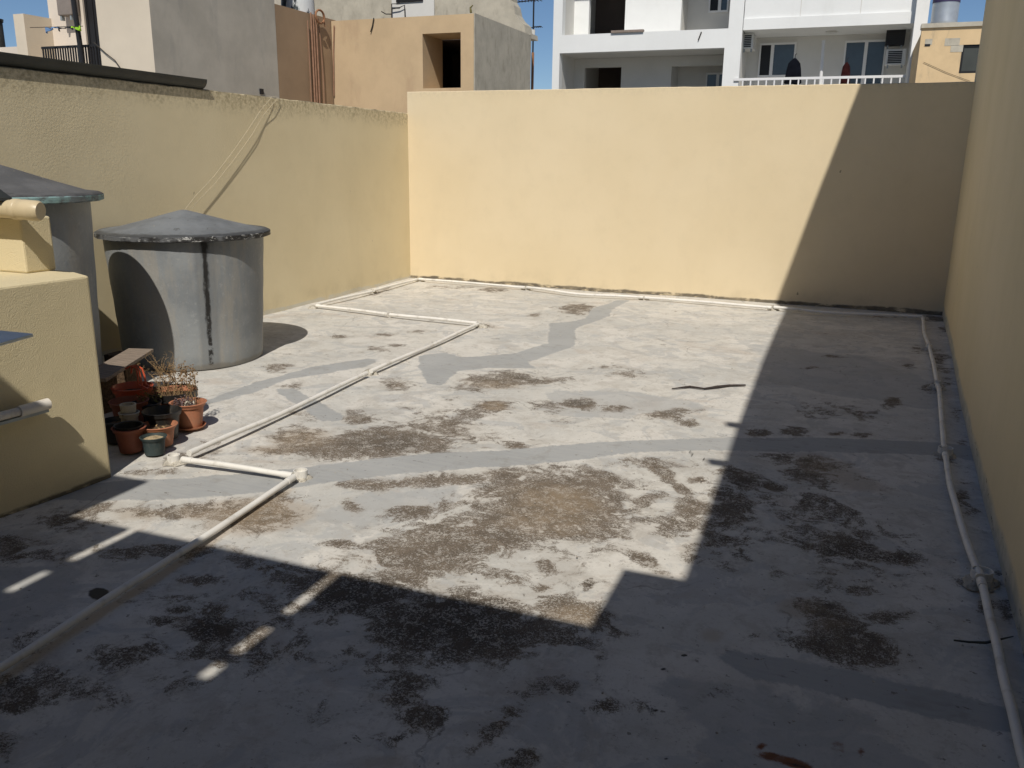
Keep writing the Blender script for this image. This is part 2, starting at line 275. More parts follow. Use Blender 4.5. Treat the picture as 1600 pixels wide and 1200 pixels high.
def make_floor():
    xs = np.arange(-5.75, 1.16, .024); ys = np.concatenate([np.arange(-5.0, .9, .12), np.arange(.9, 10.56, .022)])
    X, Y = np.meshgrid(xs, ys); nx, ny = len(xs), len(ys)
    def field(L, soft=1.0):
        f = np.zeros(X.shape)
        for b in L:
            c, Ai, k = blob(*b); dx, dy = X-c[0], Y-c[1]
            r2 = (Ai[0, 0]*dx+Ai[0, 1]*dy)**2+(Ai[1, 0]*dx+Ai[1, 1]*dy)**2
            f = np.maximum(f, k*np.exp(-.62*r2**1.15))
        return f
    wn, tn, dk, ru = field(WORN), field(TAN), field(DARK), field(RUST)
    st = np.full(X.shape, -9.0)
    for p in STRIP: st = np.maximum(st, sdf(X, Y, p))
    cl = np.full(X.shape, -9.0)
    for p in COOL: cl = np.maximum(cl, sdf(X, Y, p))
    Z = .006*np.sin(X*1.7+.4*Y)*np.sin(Y*1.3)+.004*np.sin(3.1*X-1.1*Y)+.0025*np.sin(6.3*Y+2*X)
    Z -= .005
    me = bpy.data.meshes.new('roof_floor')
    v = np.stack([X, Y, Z], -1).reshape(-1, 3)
    idx = np.arange(nx*ny).reshape(ny, nx)
    q = np.stack([idx[:-1, :-1], idx[:-1, 1:], idx[1:, 1:], idx[1:, :-1]], -1).reshape(-1, 4)
    me.vertices.add(len(v)); me.vertices.foreach_set('co', v.ravel())
    me.loops.add(q.size); me.loops.foreach_set('vertex_index', q.ravel().astype(np.int32))
    me.polygons.add(len(q)); me.polygons.foreach_set('loop_start', np.arange(0, q.size, 4, dtype=np.int32))
    me.polygons.foreach_set('loop_total', np.full(len(q), 4, dtype=np.int32))
    me.polygons.foreach_set('use_smooth', np.ones(len(q), bool))
    me.update(); me.validate()
    for nm, a in (('worn', wn), ('tan', tn), ('dark', dk), ('rust', ru), ('strip', np.clip(st, -.3, .3)), ('cool', np.clip(cl, -.3, .3))):
        at_ = me.attributes.new(nm, 'FLOAT', 'POINT'); at_.data.foreach_set('value', a.ravel().astype(np.float32))
    o = bpy.data.objects.new('roof_floor', me); COL.objects.link(o)
    n = N('roof_membrane', .8, .3)
    g = n.tc.outputs['Object']
    def wide(v, k=2.4): return n.math('ADD', n.math('MULTIPLY', n.math('SUBTRACT', v, .5), k), .5)
    nb = n.noise(2.6, 10, .70, .5); ns = n.noise(13, 9, .74, .4); ng = n.noise(95, 5, .75); nf = n.noise(230, 3, .7)
    lo = n.noise(.55, 4, .55, .8); md = n.noise(1.7, 7, .6, .7)
    # painted surface: pale grey, creamy and cool zones
    c = n.mix(n.step(lo, .38, .62), (.51, .50, .465), (.61, .585, .53))
    c = n.mix(n.step(md, .48, .60, 0, .75), c, (.66, .63, .575))
    c = n.mix(n.step(n.noise(3.1, 8, .62, 1.2), .52, .57, 0, .55), c, (.40, .405, .40))
    c = n.mix(n.step(n.noise(1.1, 8, .7, 1.0, co=n.scaled(1, 1.6, 1)), .56, .66, 0, .5), c, (.47, .40, .335))
    c = n.mix(n.step(n.noise(6.5, 10, .76, .5), .50, .60, 0, .48), c, (.42, .385, .335))
    c = n.mix(n.step(n.noise(10, 9, .74, .6), .54, .62, 0, .5), c, (.66, .635, .58))
    c = n.mix(n.step(n.noise(38, 6, .8), .57, .63, 0, .5), c, (.34, .31, .27))
    cw = n.math('ADD', n.math('ADD', n.attr('cool'), n.math('MULTIPLY', n.math('SUBTRACT', md, .5), .6)), n.math('MULTIPLY', n.math('SUBTRACT', ns, .5), .15))
    c = n.mix(n.step(cw, -.02, .02, 0, .6), c, (.37, .375, .37))
    tn_ = n.math('ADD', n.attr('tan'), n.math('MULTIPLY', n.math('SUBTRACT', nb, .5), 1.0))
    c = n.mix(n.step(tn_, .40, .66, 0, .7), c, (.44, .375, .30))
    c = n.mix(n.step(ng, .35, .65, .0, .10), c, (.30, .28, .25))
    # worn patches
    nm = n.noise(5.5, 10, .72, .9)
    amp = n.math('ADD', n.math('MULTIPLY', n.math('SUBTRACT', nb, .5), 1.5), n.math('ADD', n.math('MULTIPLY', n.math('SUBTRACT', nm, .5), 2.1), n.math('MULTIPLY', n.math('SUBTRACT', ns, .5), 1.3)))
    wv = n.math('ADD', n.math('ADD', n.math('MULTIPLY', n.attr('worn'), 1.10), .06), n.math('MULTIPLY', amp, .98))
    wm = n.step(wv, .54, .68)
    c = n.mix(n.step(n.math('ADD', n.attr('worn'), n.math('MULTIPLY', amp, .35)), .08, .75, 0, .6), c, (.40, .365, .315))
    c = n.mix(n.step(n.noise(2.0, 9, .7, .6, co=n.scaled(1, 1.4, 1)), .50, .68, 0, .40), c, (.38, .355, .315))
    fr = n.step(wv, .25, .72); gr_ = n.math('ADD', ng, n.math('ADD', n.math('MULTIPLY', n.math('SUBTRACT', ns, .5), .7), n.math('MULTIPLY', n.math('SUBTRACT', nf, .5), .5)))
    spk = n.step(n.math('ADD', gr_, n.math('MULTIPLY', fr, .26)), .60, .67)      # half-lost paint: speckles thicken towards the patch
    wm = n.math('MAXIMUM', wm, n.math('MULTIPLY', n.step(wv, .12, .30), spk))
    chip = n.step(n.math('ADD', n.math('MULTIPLY', n.math('SUBTRACT', ns, .5), .9), n.math('ADD', ng, n.math('MULTIPLY', nf, .5))), .77, .87)
    wm = n.math('MULTIPLY', wm, n.math('SUBTRACT', 1.0, n.math('MULTIPLY', chip, .8)))
    wc = n.mix(n.step(nf, .38, .62), (.100, .080, .060), (.235, .19, .145))
    wc = n.mix(n.step(tn_, .45, .9, 0, .75), wc, (.27, .205, .135))
    wc = n.mix(n.step(nm, .45, .60, 0, .45), wc, (.090, .074, .057))
    dv = n.math('ADD', n.attr('dark'), n.math('MULTIPLY', n.math('SUBTRACT', ns, .5), .5))
    wc = n.mix(n.step(dv, .12, .5, 0, .7), wc, (.055, .046, .037))
    c = n.mix(wm, c, wc)
    # repair strips of newer grey paint
    sv = n.math('ADD', n.attr('strip'), n.math('ADD', n.math('ADD', n.math('MULTIPLY', n.math('SUBTRACT', ns, .5), .06), n.math('MULTIPLY', n.math('SUBTRACT', nm, .5), .10)), n.math('MULTIPLY', n.math('SUBTRACT', ng, .5), .02)))
    sc_ = n.mix(n.step(md, .3, .7), (.325, .33, .325), (.375, .378, .37))
    sc_ = n.mix(n.step(n.noise(7, 9, .8, co=n.scaled(1, 3, 1)), .60, .66, 0, .7), sc_, (.17, .15, .125))
    sc_ = n.mix(n.step(n.noise(18, 6, .7, co=n.scaled(.25, 2.2, 1)), .40, .62, 0, .35), sc_, (.42, .415, .395))
    sc_ = n.mix(n.step(nm, .52, .66, 0, .5), sc_, (.27, .26, .235))
    sm = n.step(sv, -.006, .010)
    c = n.mix(n.step(n.math('ABSOLUTE', n.math('ADD', sv, .015)), .0, .012, .35, 0), c, (.58, .555, .51))
    c = n.mix(sm, c, sc_)
    # distinct dark spots, rust
    c = n.mix(n.step(dv, .72, 1.0), c, (.045, .042, .036))
    rv = n.math('ADD', n.attr('rust'), n.math('MULTIPLY', n.math('SUBTRACT', ns, .5), 1.2))
    c = n.mix(n.step(rv, .45, .8), c, (.17, .06, .022)); c = n.mix(n.step(rv, .85, 1.1), c, (.04, .022, .015))
    # small scattered marks, hairline cracks
    mk = n.noise(9, 6, .8, .4, co=n.scaled(1, 1.8, 1)); c = n.mix(n.step(mk, .64, .68, 0, .85), c, (.10, .08, .06))
    mk2 = n.noise(30, 3, .6); c = n.mix(n.step(mk2, .67, .72, 0, .7), c, (.12, .10, .08))
    vo = n.new('ShaderNodeTexVoronoi'); vo.feature = 'DISTANCE_TO_EDGE'; vo.inputs['Scale'].default_value = .9
    wco = n.new('ShaderNodeVectorMath'); wco.operation = 'ADD'; nn = n.new('ShaderNodeTexNoise'); nn.inputs['Scale'].default_value = 3; nn.inputs['Detail'].default_value = 6
    n.link(g, nn.inputs['Vector']); sc2 = n.new('ShaderNodeVectorMath'); sc2.operation = 'SCALE'; sc2.inputs['Scale'].default_value = .35; n.link(nn.outputs['Color'], sc2.inputs[0])
    n.link(g, wco.inputs[0]); n.link(sc2.outputs[0], wco.inputs[1]); n.link(wco.outputs[0], vo.inputs['Vector'])
    cr = n.math('MULTIPLY', n.step(vo.outputs['Distance'], .002, .005, 1, 0), n.step(n.noise(1.3, 4, .6), .52, .60)); c = n.mix(n.math('MULTIPLY', cr, .40), c, (.12, .10, .08))
    n.color(c)
    h = n.math('ADD', n.math('MULTIPLY', wm, -.5), n.math('ADD', n.math('MULTIPLY', n.math('MULTIPLY', ng, wm), .9), n.math('ADD', n.math('MULTIPLY', ns, .25), n.math('MULTIPLY', sm, .15))))
    n.bump(h, .55, .005)
    n.link(n.step(wm, 0, 1, .68, .95), n.b.inputs['Roughness'])
    me.materials.append(n.m)
    tag(o, kind='structure')
make_floor()
g = MB(); g.add([(-400,-400,-9),(400,-400,-9),(400,400,-9),(-400,400,-9)], [(0,1,2,3)]); tag(g.build('ground', M['concrete']), kind='structure')
# ------------------------------------------------------------------ ROOF WALLS
def strip_wall(pts, tops, face, th, z0, jitter=.004, step=.12):
    """wall following plan polyline pts (visible side), tops = height at each point; th pushes to the far side"""
    m = MB(); P = []; 
    for i in range(len(pts)-1):
        a, b = np.array(pts[i]), np.array(pts[i+1]); n_ = max(1, int(np.linalg.norm(b-a)/step))
        for k in range(n_): t = k/n_; P.append((a+(b-a)*t, tops[i]+(tops[i+1]-tops[i])*t))
    P.append((np.array(pts[-1]), tops[-1])); d = np.array(face)*th; vs = []
    for i, (p, t) in enumerate(P):
        j = random.uniform(-jitter, jitter); j2 = random.uniform(-jitter, jitter)
        vs += [(p[0], p[1], z0), (p[0], p[1], t-.008+j), (p[0]+d[0]*.04, p[1]+d[1]*.04, t+j), (p[0]+d[0]*.95, p[1]+d[1]*.95, t+j2), (p[0]+d[0], p[1]+d[1], t-.01), (p[0]+d[0], p[1]+d[1], z0)]
    n_ = len(P); fs = [(i*6+k, (i+1)*6+k, (i+1)*6+(k+1) % 6, i*6+(k+1) % 6) for i in range(n_-1) for k in range(6)]
    fs += [tuple(range(6)), tuple((n_-1)*6+k for k in range(6))[::-1]]
    return m.add(vs, fs)
XL, YB = -5.621, 10.436
m = strip_wall([(XL, -3.0), (XL, YB+.25)], [2.205, 2.175], (-1, 0), .24, -.6, .003)
LW = tag(m.build('boundary_wall', M['left']), 'shorter yellow rendered boundary wall with mossy top edge, behind the grey tanks', 'wall')
m = strip_wall([(XL-.004, YB), (1.03, YB)], [2.445, 2.445], (0, 1), .24, -.6, .003)
BW = tag(m.build('boundary_wall', M['back']), 'yellow boundary wall at the far end of the roof, half sunlit and half in diagonal shadow', 'wall')
def xw(y): return float(np.interp(y, [-6, 3.17, 4.84, 6.61, 8.71, 9.78, 10.436, 11], [.30, .70, .757, .835, .95, 1.0, 1.03, 1.05]))
prof = [(-5, 3.7), (0, 3.86), (1.7, 4.37), (3.3, 4.78), (5.69, 5.2), (5.72, 5.74), (7.8, 6.1), (YB+.25, 6.3)]
ys_ = sorted(set([p[0] for p in prof]+[3.17, 4.84, 6.61, 8.71]))
m = strip_wall([(xw(y), y) for y in ys_], [float(np.interp(y, *zip(*prof))) for y in ys_], (1, 0), .3, -.6, .004)
RW = empty('boundary_wall', (xw(4), 4, 0), 'tall yellow wall in full shade along the right side, grey paint at its foot', 'wall')
m.build('wall', M['right'], RW)
for yy, ln in ((-.42, .10), (1.15, .10), (1.75, .08)):
    b = MB(); zt = float(np.interp(yy, *zip(*prof))); b.box(xw(yy)-ln, xw(yy)+.1, yy-.02, yy+.02, zt-.10, zt-.02); b.build('bracket', M['galv'], RW)  # unseen stubs added to put small nubs in the wall's cast shadow
# low rendered block at the left with its pier
BLK = empty('rendered_block', (-3.45, 2.5, 0), 'low yellow rendered masonry block with a rough pier on top, left foreground', 'masonry block')
b = MB(); P = [(-3.424,3.085),(-3.62,3.17),(-4.45,3.17),(-4.45,.6),(-3.60,.6)]
b.prism([(x, y, -.02) for x, y in P], (0, 0, 1), 1.05)
ob = b.build('base', M['block'], BLK, bevel=.012)
b = MB(); n_ = 9
for i in range(6):
    x0 = -3.735+.008*random.uniform(-1, 1)
b.prism([(-3.735,3.00,1.03),(-3.725,3.165,1.03),(-4.4,3.165,1.03),(-4.4,3.0,1.03)], (0, 0, 1), .27)
pier = b.build('pier', M['block'], BLK, bevel=.01)
b = MB(); b.prism([(-3.74,2.89,1.390),(-4.38,2.89,1.735),(-4.38,2.89,1.390)], (0, 1, 0), .05); b.build('gable', M['block'], BLK)
b = MB(); b.prism([(-3.70,2.87,1.385),(-3.705,2.87,1.397),(-4.40,2.87,1.772),(-4.40,2.87,1.758)], (0, 1, 0), .08); b.build('cover_sheet', M['darkmetal'], BLK)
pp = empty('drain_pipe', (-3.9, 2.93, 1.345), 'cream plastic drain pipe with elbow resting on the rough pier', 'pipe')
b1 = MB(); b1.tube([(-4.4,2.93,1.345),(-3.66,2.93,1.345)], .043, 28); b1.build('pipe', M['cream_pvc'], pp, smooth=True)
b1 = MB(); b1.tube([(-3.672,2.93,1.345),(-3.668,2.93,1.345),(-3.640,2.93,1.345),(-3.636,2.93,1.345)], [.045,.049,.049,.046], 28); b1.tube([(-3.638,2.93,1.345),(-3.60,2.93,1.345),(-3.565,2.932,1.343),(-3.530,2.936,1.342),(-3.517,2.94,1.341)], [.046,.0475,.0475,.047,.040], 28); b1.build('elbow', M['cream_pvc'], pp, smooth=True)
# sheet-metal flap and waste pipe on the block's face
t_ = at(52, 521, 'z', 1.2); a1 = at(-250, 500, 'z', 1.2); a2 = at(-250, 606, 'z', 1.2); a3 = at(-40, 512, 'z', 1.2)
TB = empty('metal_table', (a2[0]-.12, a2[1]+.1, 0), 'blue grey sheet metal table corner jutting in from the left edge', 'table')
b = MB(); b.prism([tuple(t_), tuple(a3), tuple(a1), tuple(a2)], (0, 0, -1), .008); b.build('top', M['greysheet'], TB, bevel=.002)
pc_ = (a1+a2)/2; b = MB(); b.box(pc_[0]-.02, pc_[0]+.02, pc_[1]-.02, pc_[1]+.02, 0, 1.190); b.build('leg', M['galv'], TB)
wp = empty('waste_pipe', (-3.4, 2.6, .47), 'short white plastic waste pipe ending on the face of the yellow block', 'pipe')
b = MB(); b.tube([(-3.46,1.9,.475),(-3.415,2.5,.475),(-3.400,2.64,.475)], .020, 18); b.build('pipe', M['pvc'], wp, smooth=True)
b = MB(); b.tube([(-3.402,2.60,.475),(-3.390,2.745,.477)], [.026, .026], 18); b.build('coupling', M['pvc'], wp, smooth=True)
b = MB(); b.prism([(-3.49,2.1,.438),(-3.43,2.1,.438),(-3.385,2.74,.438),(-3.44,2.74,.438)], (0, 0, 1), .014); b.build('bracket', M['galv'], wp)
# ------------------------------------------------------------------ stair room behind the camera with its canopy
RM = empty('stair_room', (-1.5, -2.5, 0), 'yellow stair room with flat slab canopy behind the viewer, casting the foreground shadow', 'building')
b = MB(); b.box(-5.3, -1.2, -4.4, -1.45, 0, 3.0); b.box(-.2, .28, -4.4, -1.45, 0, 3.0); b.box(-1.2, -.2, -4.4, -1.45, 2.15, 3.0); b.box(-1.2, -.2, -4.4, -4.2, 0, 2.15)
b.build('wall', M['back'], RM)
ZC = 3.0
slabs = [(-5.6, -2.386, -1.5, .62), (-2.380, -2.025, -1.5, .14), (-1.978, -.981, -1.5, .14), (-.933, .095, -1.5, .14), (.099, xw(0)-.005, -1.5, .62)]
for s_ in slabs:
    b = MB(); b.box(s_[0], s_[1], s_[2], s_[3], ZC, ZC+.03); b.build('roof_panel', M['awning'], RM)
for y0, y1 in ((-.235, -.165), (-.475, -.445)):
    b = MB(); b.box(-5.6, .35, y0, y1, ZC-.06, ZC-.004); b.build('purlin', M['darkmetal'], RM)
b = MB(); b.box(-1.05, -.86, -1.45, -.60, ZC-.03, ZC-.004); b.build('cover_strip', M['darkmetal'], RM)
b = MB(); b.box(-5.9, .5, -5.0, -1.46, 3.004, 3.25); b.build('roof', M['concrete'], RM)
# ------------------------------------------------------------------ WATER TANKS
def tank_mat(name, ang, top):
    n = N(name, .55, .35); o = n.xyz()
    a = n.math('ARCTAN2', o[1], o[0]); z = o[2]
    base = n.mix(n.step(n.noise(2.5, 6, .6), .35, .65), (.19, .205, .215), (.265, .28, .285))
    base = n.mix(n.step(n.noise(5, 7, .7, co=n.scaled(1, 1, .15)), .48, .66, 0, .6), base, (.32, .295, .25))
    base = n.mix(n.step(n.noise(26, 5, .7), .58, .64, 0, .28), base, (.36, .37, .36))
    if ang is not None:
        d = n.math('ABSOLUTE', n.math('SUBTRACT', a, ang)); wv = n.noise(26, 7, .75, co=n.scaled(1, 1, .35)); dd = n.math('ADD', d, n.math('MULTIPLY', n.math('SUBTRACT', wv, .5), .10))
        wd = n.math('MULTIPLY', n.math('DIVIDE', z, top), 1.0)
        base = n.mix(n.math('MULTIPLY', n.step(d, .10, .16, 1, 0), .55), base, (.15, .16, .165))
        core = n.math('MULTIPLY', n.step(dd, .014, .048, 1, 0), n.step(n.math('ADD', n.noise(18, 6, .8), n.math('MULTIPLY', wd, .35)), .46, .60))
        base = n.mix(core, base, (.02, .019, .018))
        base = n.mix(n.math('MULTIPLY', n.step(dd, .02, .075, 1, 0), n.step(z, top*.80, top*.96)), base, (.018, .017, .016))
    q = n.math('SUBTRACT', n.math('MULTIPLY', n.noise(7, 8, .7), .09), z)
    base = n.mix(n.step(q, -.01, .02, 0, .6), base, (.17, .15, .12))
    base = n.mix(n.step(n.noise(60, 3, .7), .70, .74, 0, .8), base, (.05, .05, .05))
    n.color(base); n.bump(n.math('ADD', n.noise(34, 5, .65), n.noise(7, 3, .5)), .35, .006); return n.m
def lid_mat(name, col):
    n = N(name, .6, .35); a = n.noise(3, 7, .65)
    c = n.mix(n.step(a, .35, .65), tuple(x*.8 for x in col), tuple(x*1.2 for x in col))
    c = n.mix(n.step(n.noise(9, 8, .75), .60, .66, 0, .7), c, (.06, .06, .055))
    o = n.xyz(); r = n.math('SQRT', n.math('ADD', n.math('MULTIPLY', o[0], o[0]), n.math('MULTIPLY', o[1], o[1])))
    edge = n.math('ADD', r, n.math('MULTIPLY', n.math('SUBTRACT', n.noise(11, 8, .8), .5), .25))
    c = n.mix(n.step(edge, .56, .64, 0, .75), c, (.035, .034, .032))
    c = n.mix(n.step(n.noise(14, 5, .8), .665, .69), c, (.38, .33, .24))
    n.color(c); n.bump(n.noise(30, 5, .6), .3, .005); return n.m
def rim_mat(teal=False):
    n = N('peeling_rim_teal' if teal else 'peeling_rim', .6, .3); a = n.noise(16, 8, .8, co=n.scaled(1, 1, 2.5))
    c = n.mix(n.step(a, .55, .59), (.028, .027, .026), (.46, .46, .44))
    if teal: c = n.mix(n.step(a, .38, .52), (.10, .11, .11), (.22, .34, .33))
    c = n.mix(n.step(n.noise(4, 5, .6), .52, .62, 0, .8), c, (.14, .145, .15)); n.color(c); n.bump(a, .8, .006); return n.m
def tank(cx, cy, rb, rt, h, rl, ha, label, lidcol, ang, teal, base=0.0):
    T = empty('water_tank', (cx, cy, base), label, 'water tank')
    m_ = MB(); m_.lathe([(0, 0), (rb*.985, 0), (rb, .02)]+[(rb+(rt-rb)*k/8+.003*(k % 2), .02+(h-.03)*k/8) for k in range(1, 9)]+[(rt-.02, h-.008)], (cx, cy, base), 72, .008)
    m_.build('body', tank_mat('tank_grp_%s' % ('dark' if ang is None else 'streaked'), ang, h), T, smooth=True)
    m_ = MB(); k_ = ha-h
    m_.lathe([(.001, k_), (.03, k_*.985), (.12, k_*.84), (rl*.5, k_*.50), (rl*.85, k_*.15), (rl*.965, .022), (rl, .010)], (cx, cy, base+h), 96, .006)
    L = m_.build('lid', lid_mat('tank_lid_%s' % ('dark' if ang is None else 'grey'), lidcol), T, smooth=True)
    L2 = MB(); random.seed(3)
    L2.lathe([(rl*.99, .012), (rl+.004, .006), (rl+.004, -.024), (rl-.012, -.030), (rt*.99, -.018), (rt*.97, -.0)], (cx, cy, base+h), 120, .006)
    for i, v in enumerate(L2.v):
        if 120*2 <= i < 120*4: L2.v[i] = (v[0], v[1], v[2]+random.uniform(-.002, .002))
    rr = L2.build('rim', rim_mat(teal), None, smooth=True, origin=(cx, cy, base)); rr.parent = L; rr.location = (0, 0, 0)
    return T
tank(-4.931, 5.411, .535, .597, 1.015, .651, 1.185, 'squat grey round water tank with black drip streak down its front', (.155, .165, .172), -.62, False)
tank(-4.985, 3.835, .50, .545, 1.345, .625, 1.545, 'taller grey water tank with greenish lid edge, half hidden behind the yellow block', (.115, .115, .115), None, True)
# ------------------------------------------------------------------ CORDS on the left wall
def cord(ptsx, lab, r=.0021):
    P = [np.array(p) for p in ptsx]; Q = []
    for i in range(len(P)-1):
        for k in range(6): Q.append(P[i]+(P[i+1]-P[i])*k/6)
    Q.append(P[-1]); S = [Q[0]]+[(Q[i-1]+Q[i]*2+Q[i+1])/4 for i in range(1, len(Q)-1)]+[Q[-1]]
    b_ = MB(); b_.tube(S, r, 8); tag(b_.build('cord', M['rope'], smooth=True), lab, 'cord', 'slack cords down the left wall')
cord([(-5.72,7.62,2.20),(-5.60,7.53,2.185),(-5.585,7.31,2.04),(-5.58,7.13,1.88),(-5.58,6.86,1.65),(-5.58,6.54,1.40),(-5.575,6.28,1.24),(-5.55,6.1,1.12),(-5.5,5.95,.98)], 'left one of two pale slack cords hanging from the mossy wall top behind the tank')
cord([(-5.72,7.70,2.20),(-5.60,7.64,2.185),(-5.59,7.50,2.10),(-5.598,7.35,1.985),(-5.59,7.18,1.82),(-5.59,6.9,1.59),(-5.59,6.58,1.35),(-5.585,6.31,1.19),(-5.56,6.14,1.07),(-5.5,5.98,.95)], 'right one of two pale slack cords hanging from the mossy wall top behind the tank')
# ------------------------------------------------------------------ GUTTER on left wall
GT = empty('roof_gutter', (XL-.06, 5, 2.2), 'dark half round metal gutter lying along the left wall top', 'gutter')
b = MB(); n_ = 14; sec = [(math.cos(math.pi+math.pi*k/n_)*.088, math.sin(math.pi+math.pi*k/n_)*.088) for k in range(n_+1)]
sec2 = [(x*.94, z*.94) for x, z in sec][::-1]; S_ = sec+sec2; vs = []
for yy, zz in ((-1.0, 2.290), (6.56, 2.268)): vs += [(XL-.045+x, yy, zz+z) for x, z in S_]
k_ = len(S_); b.add(vs, [(i, (i+1) % k_, k_+(i+1) % k_, k_+i) for i in range(k_)]+[tuple(range(k_)), tuple(range(k_, 2*k_))[::-1]])
b.build('channel', M['darkmetal'], GT, smooth=True)
b = MB(); b.prism([(XL-.045+x, 6.55, 2.268+z) for x, z in sec], (0, 1, 0), .012); b.build('end_cap', M['darkmetal'], GT)
# ------------------------------------------------------------------ PIPES on the floor
def pz(px, py, z=.034): p = at(px, py, 'z', z); return (p[0], p[1], z)
def pipe_run(label, secs, r=.0150):
    root = empty('floor_pipe', pz(*secs[0][0]), label, 'pipe', 'thin white pipes running over the roof floor')
    for s_ in secs:
        P = [np.array(pz(*q)) for q in s_]; Q = []
        for i in range(len(P)-1):
            for k in range(5): Q.append(P[i]+(P[i+1]-P[i])*k/5)
        Q.append(P[-1]); S = [Q[0]]+[(Q[i-1]+Q[i]*2+Q[i+1])/4 for i in range(1, len(Q)-1)]+[Q[-1]]
        S = [np.array([p[0], p[1], p[2]+.004*math.sin(i*.9)]) for i, p in enumerate(S)]
        b_ = MB(); b_.tube(S, r, 16); b_.build('pipe_section', M['conduit'], root, smooth=True)
        for e, f in ((0, 1), (-1, -2)):
            d = (S[f]-S[e]); d /= np.linalg.norm(d); c_ = MB(); c_.tube([S[e]-d*.004, S[e]+d*.06], r*1.17, 16); c_.build('coupling', M['conduit'], root, smooth=True)
    return root
pipe_run('white pipe running diagonally from the lower left corner of the roof to the cement collar', [[(-70,1082),(0,1043),(230,897),(458,747)]])
pipe_run('short white pipe beside the green plant pot, joining the two zigzag corners', [[(286,718),(456,742)]])
pipe_run('longest zigzag white pipe from the plant pots up to its middle corner', [[(296,708),(430,650),(572,584)],[(580,580),(665,543),(746,507)]])
pipe_run('white pipe crossing from the middle corner towards the left wall', [[(745,505),(610,491)],[(605,491),(495,477)]])
pipe_run('short white pipe lying along the foot of the left wall up to the far corner', [[(497,475),(580,455)],[(584,454),(652,436)]])
pipe_run('white pipe lying along the foot of the far yellow wall', [[(655,436),(820,449)],[(824,449),(900,459),(1005,465)],[(1008,465),(1205,480)],[(1210,480),(1290,488),(1440,495)]])
pipe_run('wavy white pipe in shade along the tall right wall', [[(1442,497),(1444,520),(1453,545),(1458,565),(1466,605)],[(1467,606),(1472,660),(1475,702)],[(1477,710),(1484,755),(1500,815),(1531,903)],[(1533,908),(1546,960),(1562,1030),(1578,1100),(1602,1195),(1622,1270)]])
def lump(x, y, r, hgt, seed, name='cement_pad', parent=None):
    rnd = random.Random(seed); b_ = MB(); rings = 6; n_ = 22; vs = []
    ph = [rnd.uniform(0, 6.28) for _ in range(3)]
    for i in range(rings+1):
        t = i/rings
        for k in range(n_):
            q = 2*math.pi*k/n_; rr = r*(1-t)**.6*(1+.18*math.sin(2*q+ph[0])+.12*math.sin(5*q+ph[1])+rnd.uniform(-.07, .07))
            vs.append((x+rr*math.cos(q), y+rr*math.sin(q), -.008+(hgt+.008)*(t**.7)+rnd.uniform(-.002, .002)))
    fs = [(i*n_+k, i*n_+(k+1) % n_, (i+1)*n_+(k+1) % n_, (i+1)*n_+k) for i in range(rings) for k in range(n_)]
    b_.add(vs, fs); return b_.build(name, M['cement'], parent, smooth=True)
SUP = [ # px, py, radius, height, collar radius or 0, label
 (470,748,.058,.030,.036,'cement pad with open white collar at the nearest zigzag corner of the pipe'),
 (272,722,.055,.024,.034,'cement pad with pale ring collar beside the small green pot'),
 (577,585,.060,.045,.0,'cement lump halfway along the longest zigzag pipe'),
 (752,511,.065,.040,.0,'cement lump at the middle corner of the zigzag pipe'),
 (612,493,.055,.035,.0,'cement lump halfway along the pipe crossing to the left wall'),
 (489,481,.060,.030,.0,'cement lump where the crossing pipe meets the left wall pipe'),
 (581,457,.060,.040,.0,'cement lump halfway along the left wall pipe'),
 (656,439,.070,.040,.0,'cement lump in the far left corner of the roof'),
 (823,452,.070,.045,.0,'cement lump holding the far wall pipe nearest the far left corner'),
 (1006,468,.070,.035,.0,'cement lump holding the far wall pipe where the grey strip ends'),
 (1208,483,.070,.045,.0,'cement lump on the far wall pipe at the shadow edge'),
 (1441,497,.060,.030,.0,'cement lump in the far right corner of the roof'),
 (1450,547,.060,.035,.022,'dark cement pad on the right wall pipe nearest the far corner'),
 (1464,607,.060,.040,.022,'dark cement pad on the right wall pipe, second from the far corner'),
 (1476,712,.062,.032,.040,'cement pad with wide collar where the grey strip meets the right wall pipe'),
 (1532,909,.068,.034,.040,'cement pad with collar nearest the viewer on the right wall pipe')]
for i, (px, py, r, hh, cr_, lab) in enumerate(SUP):
    p = at(px, py, 'z', 0); root = empty('pipe_support', (p[0], p[1], 0), lab, 'pipe support', 'cement pads holding the floor pipes')
    lump(p[0], p[1], r, hh, i, parent=root)
    if cr_:
        z1 = hh+.018 if cr_ > .03 else hh+.02
        c_ = MB(); c_.lathe([(cr_, hh-.02), (cr_, z1), (cr_*.86, z1), (cr_*.86, hh-.004), (.0005, hh-.006)], (p[0], p[1], 0), 26); c_.build('collar', M['conduit'], root, smooth=True)
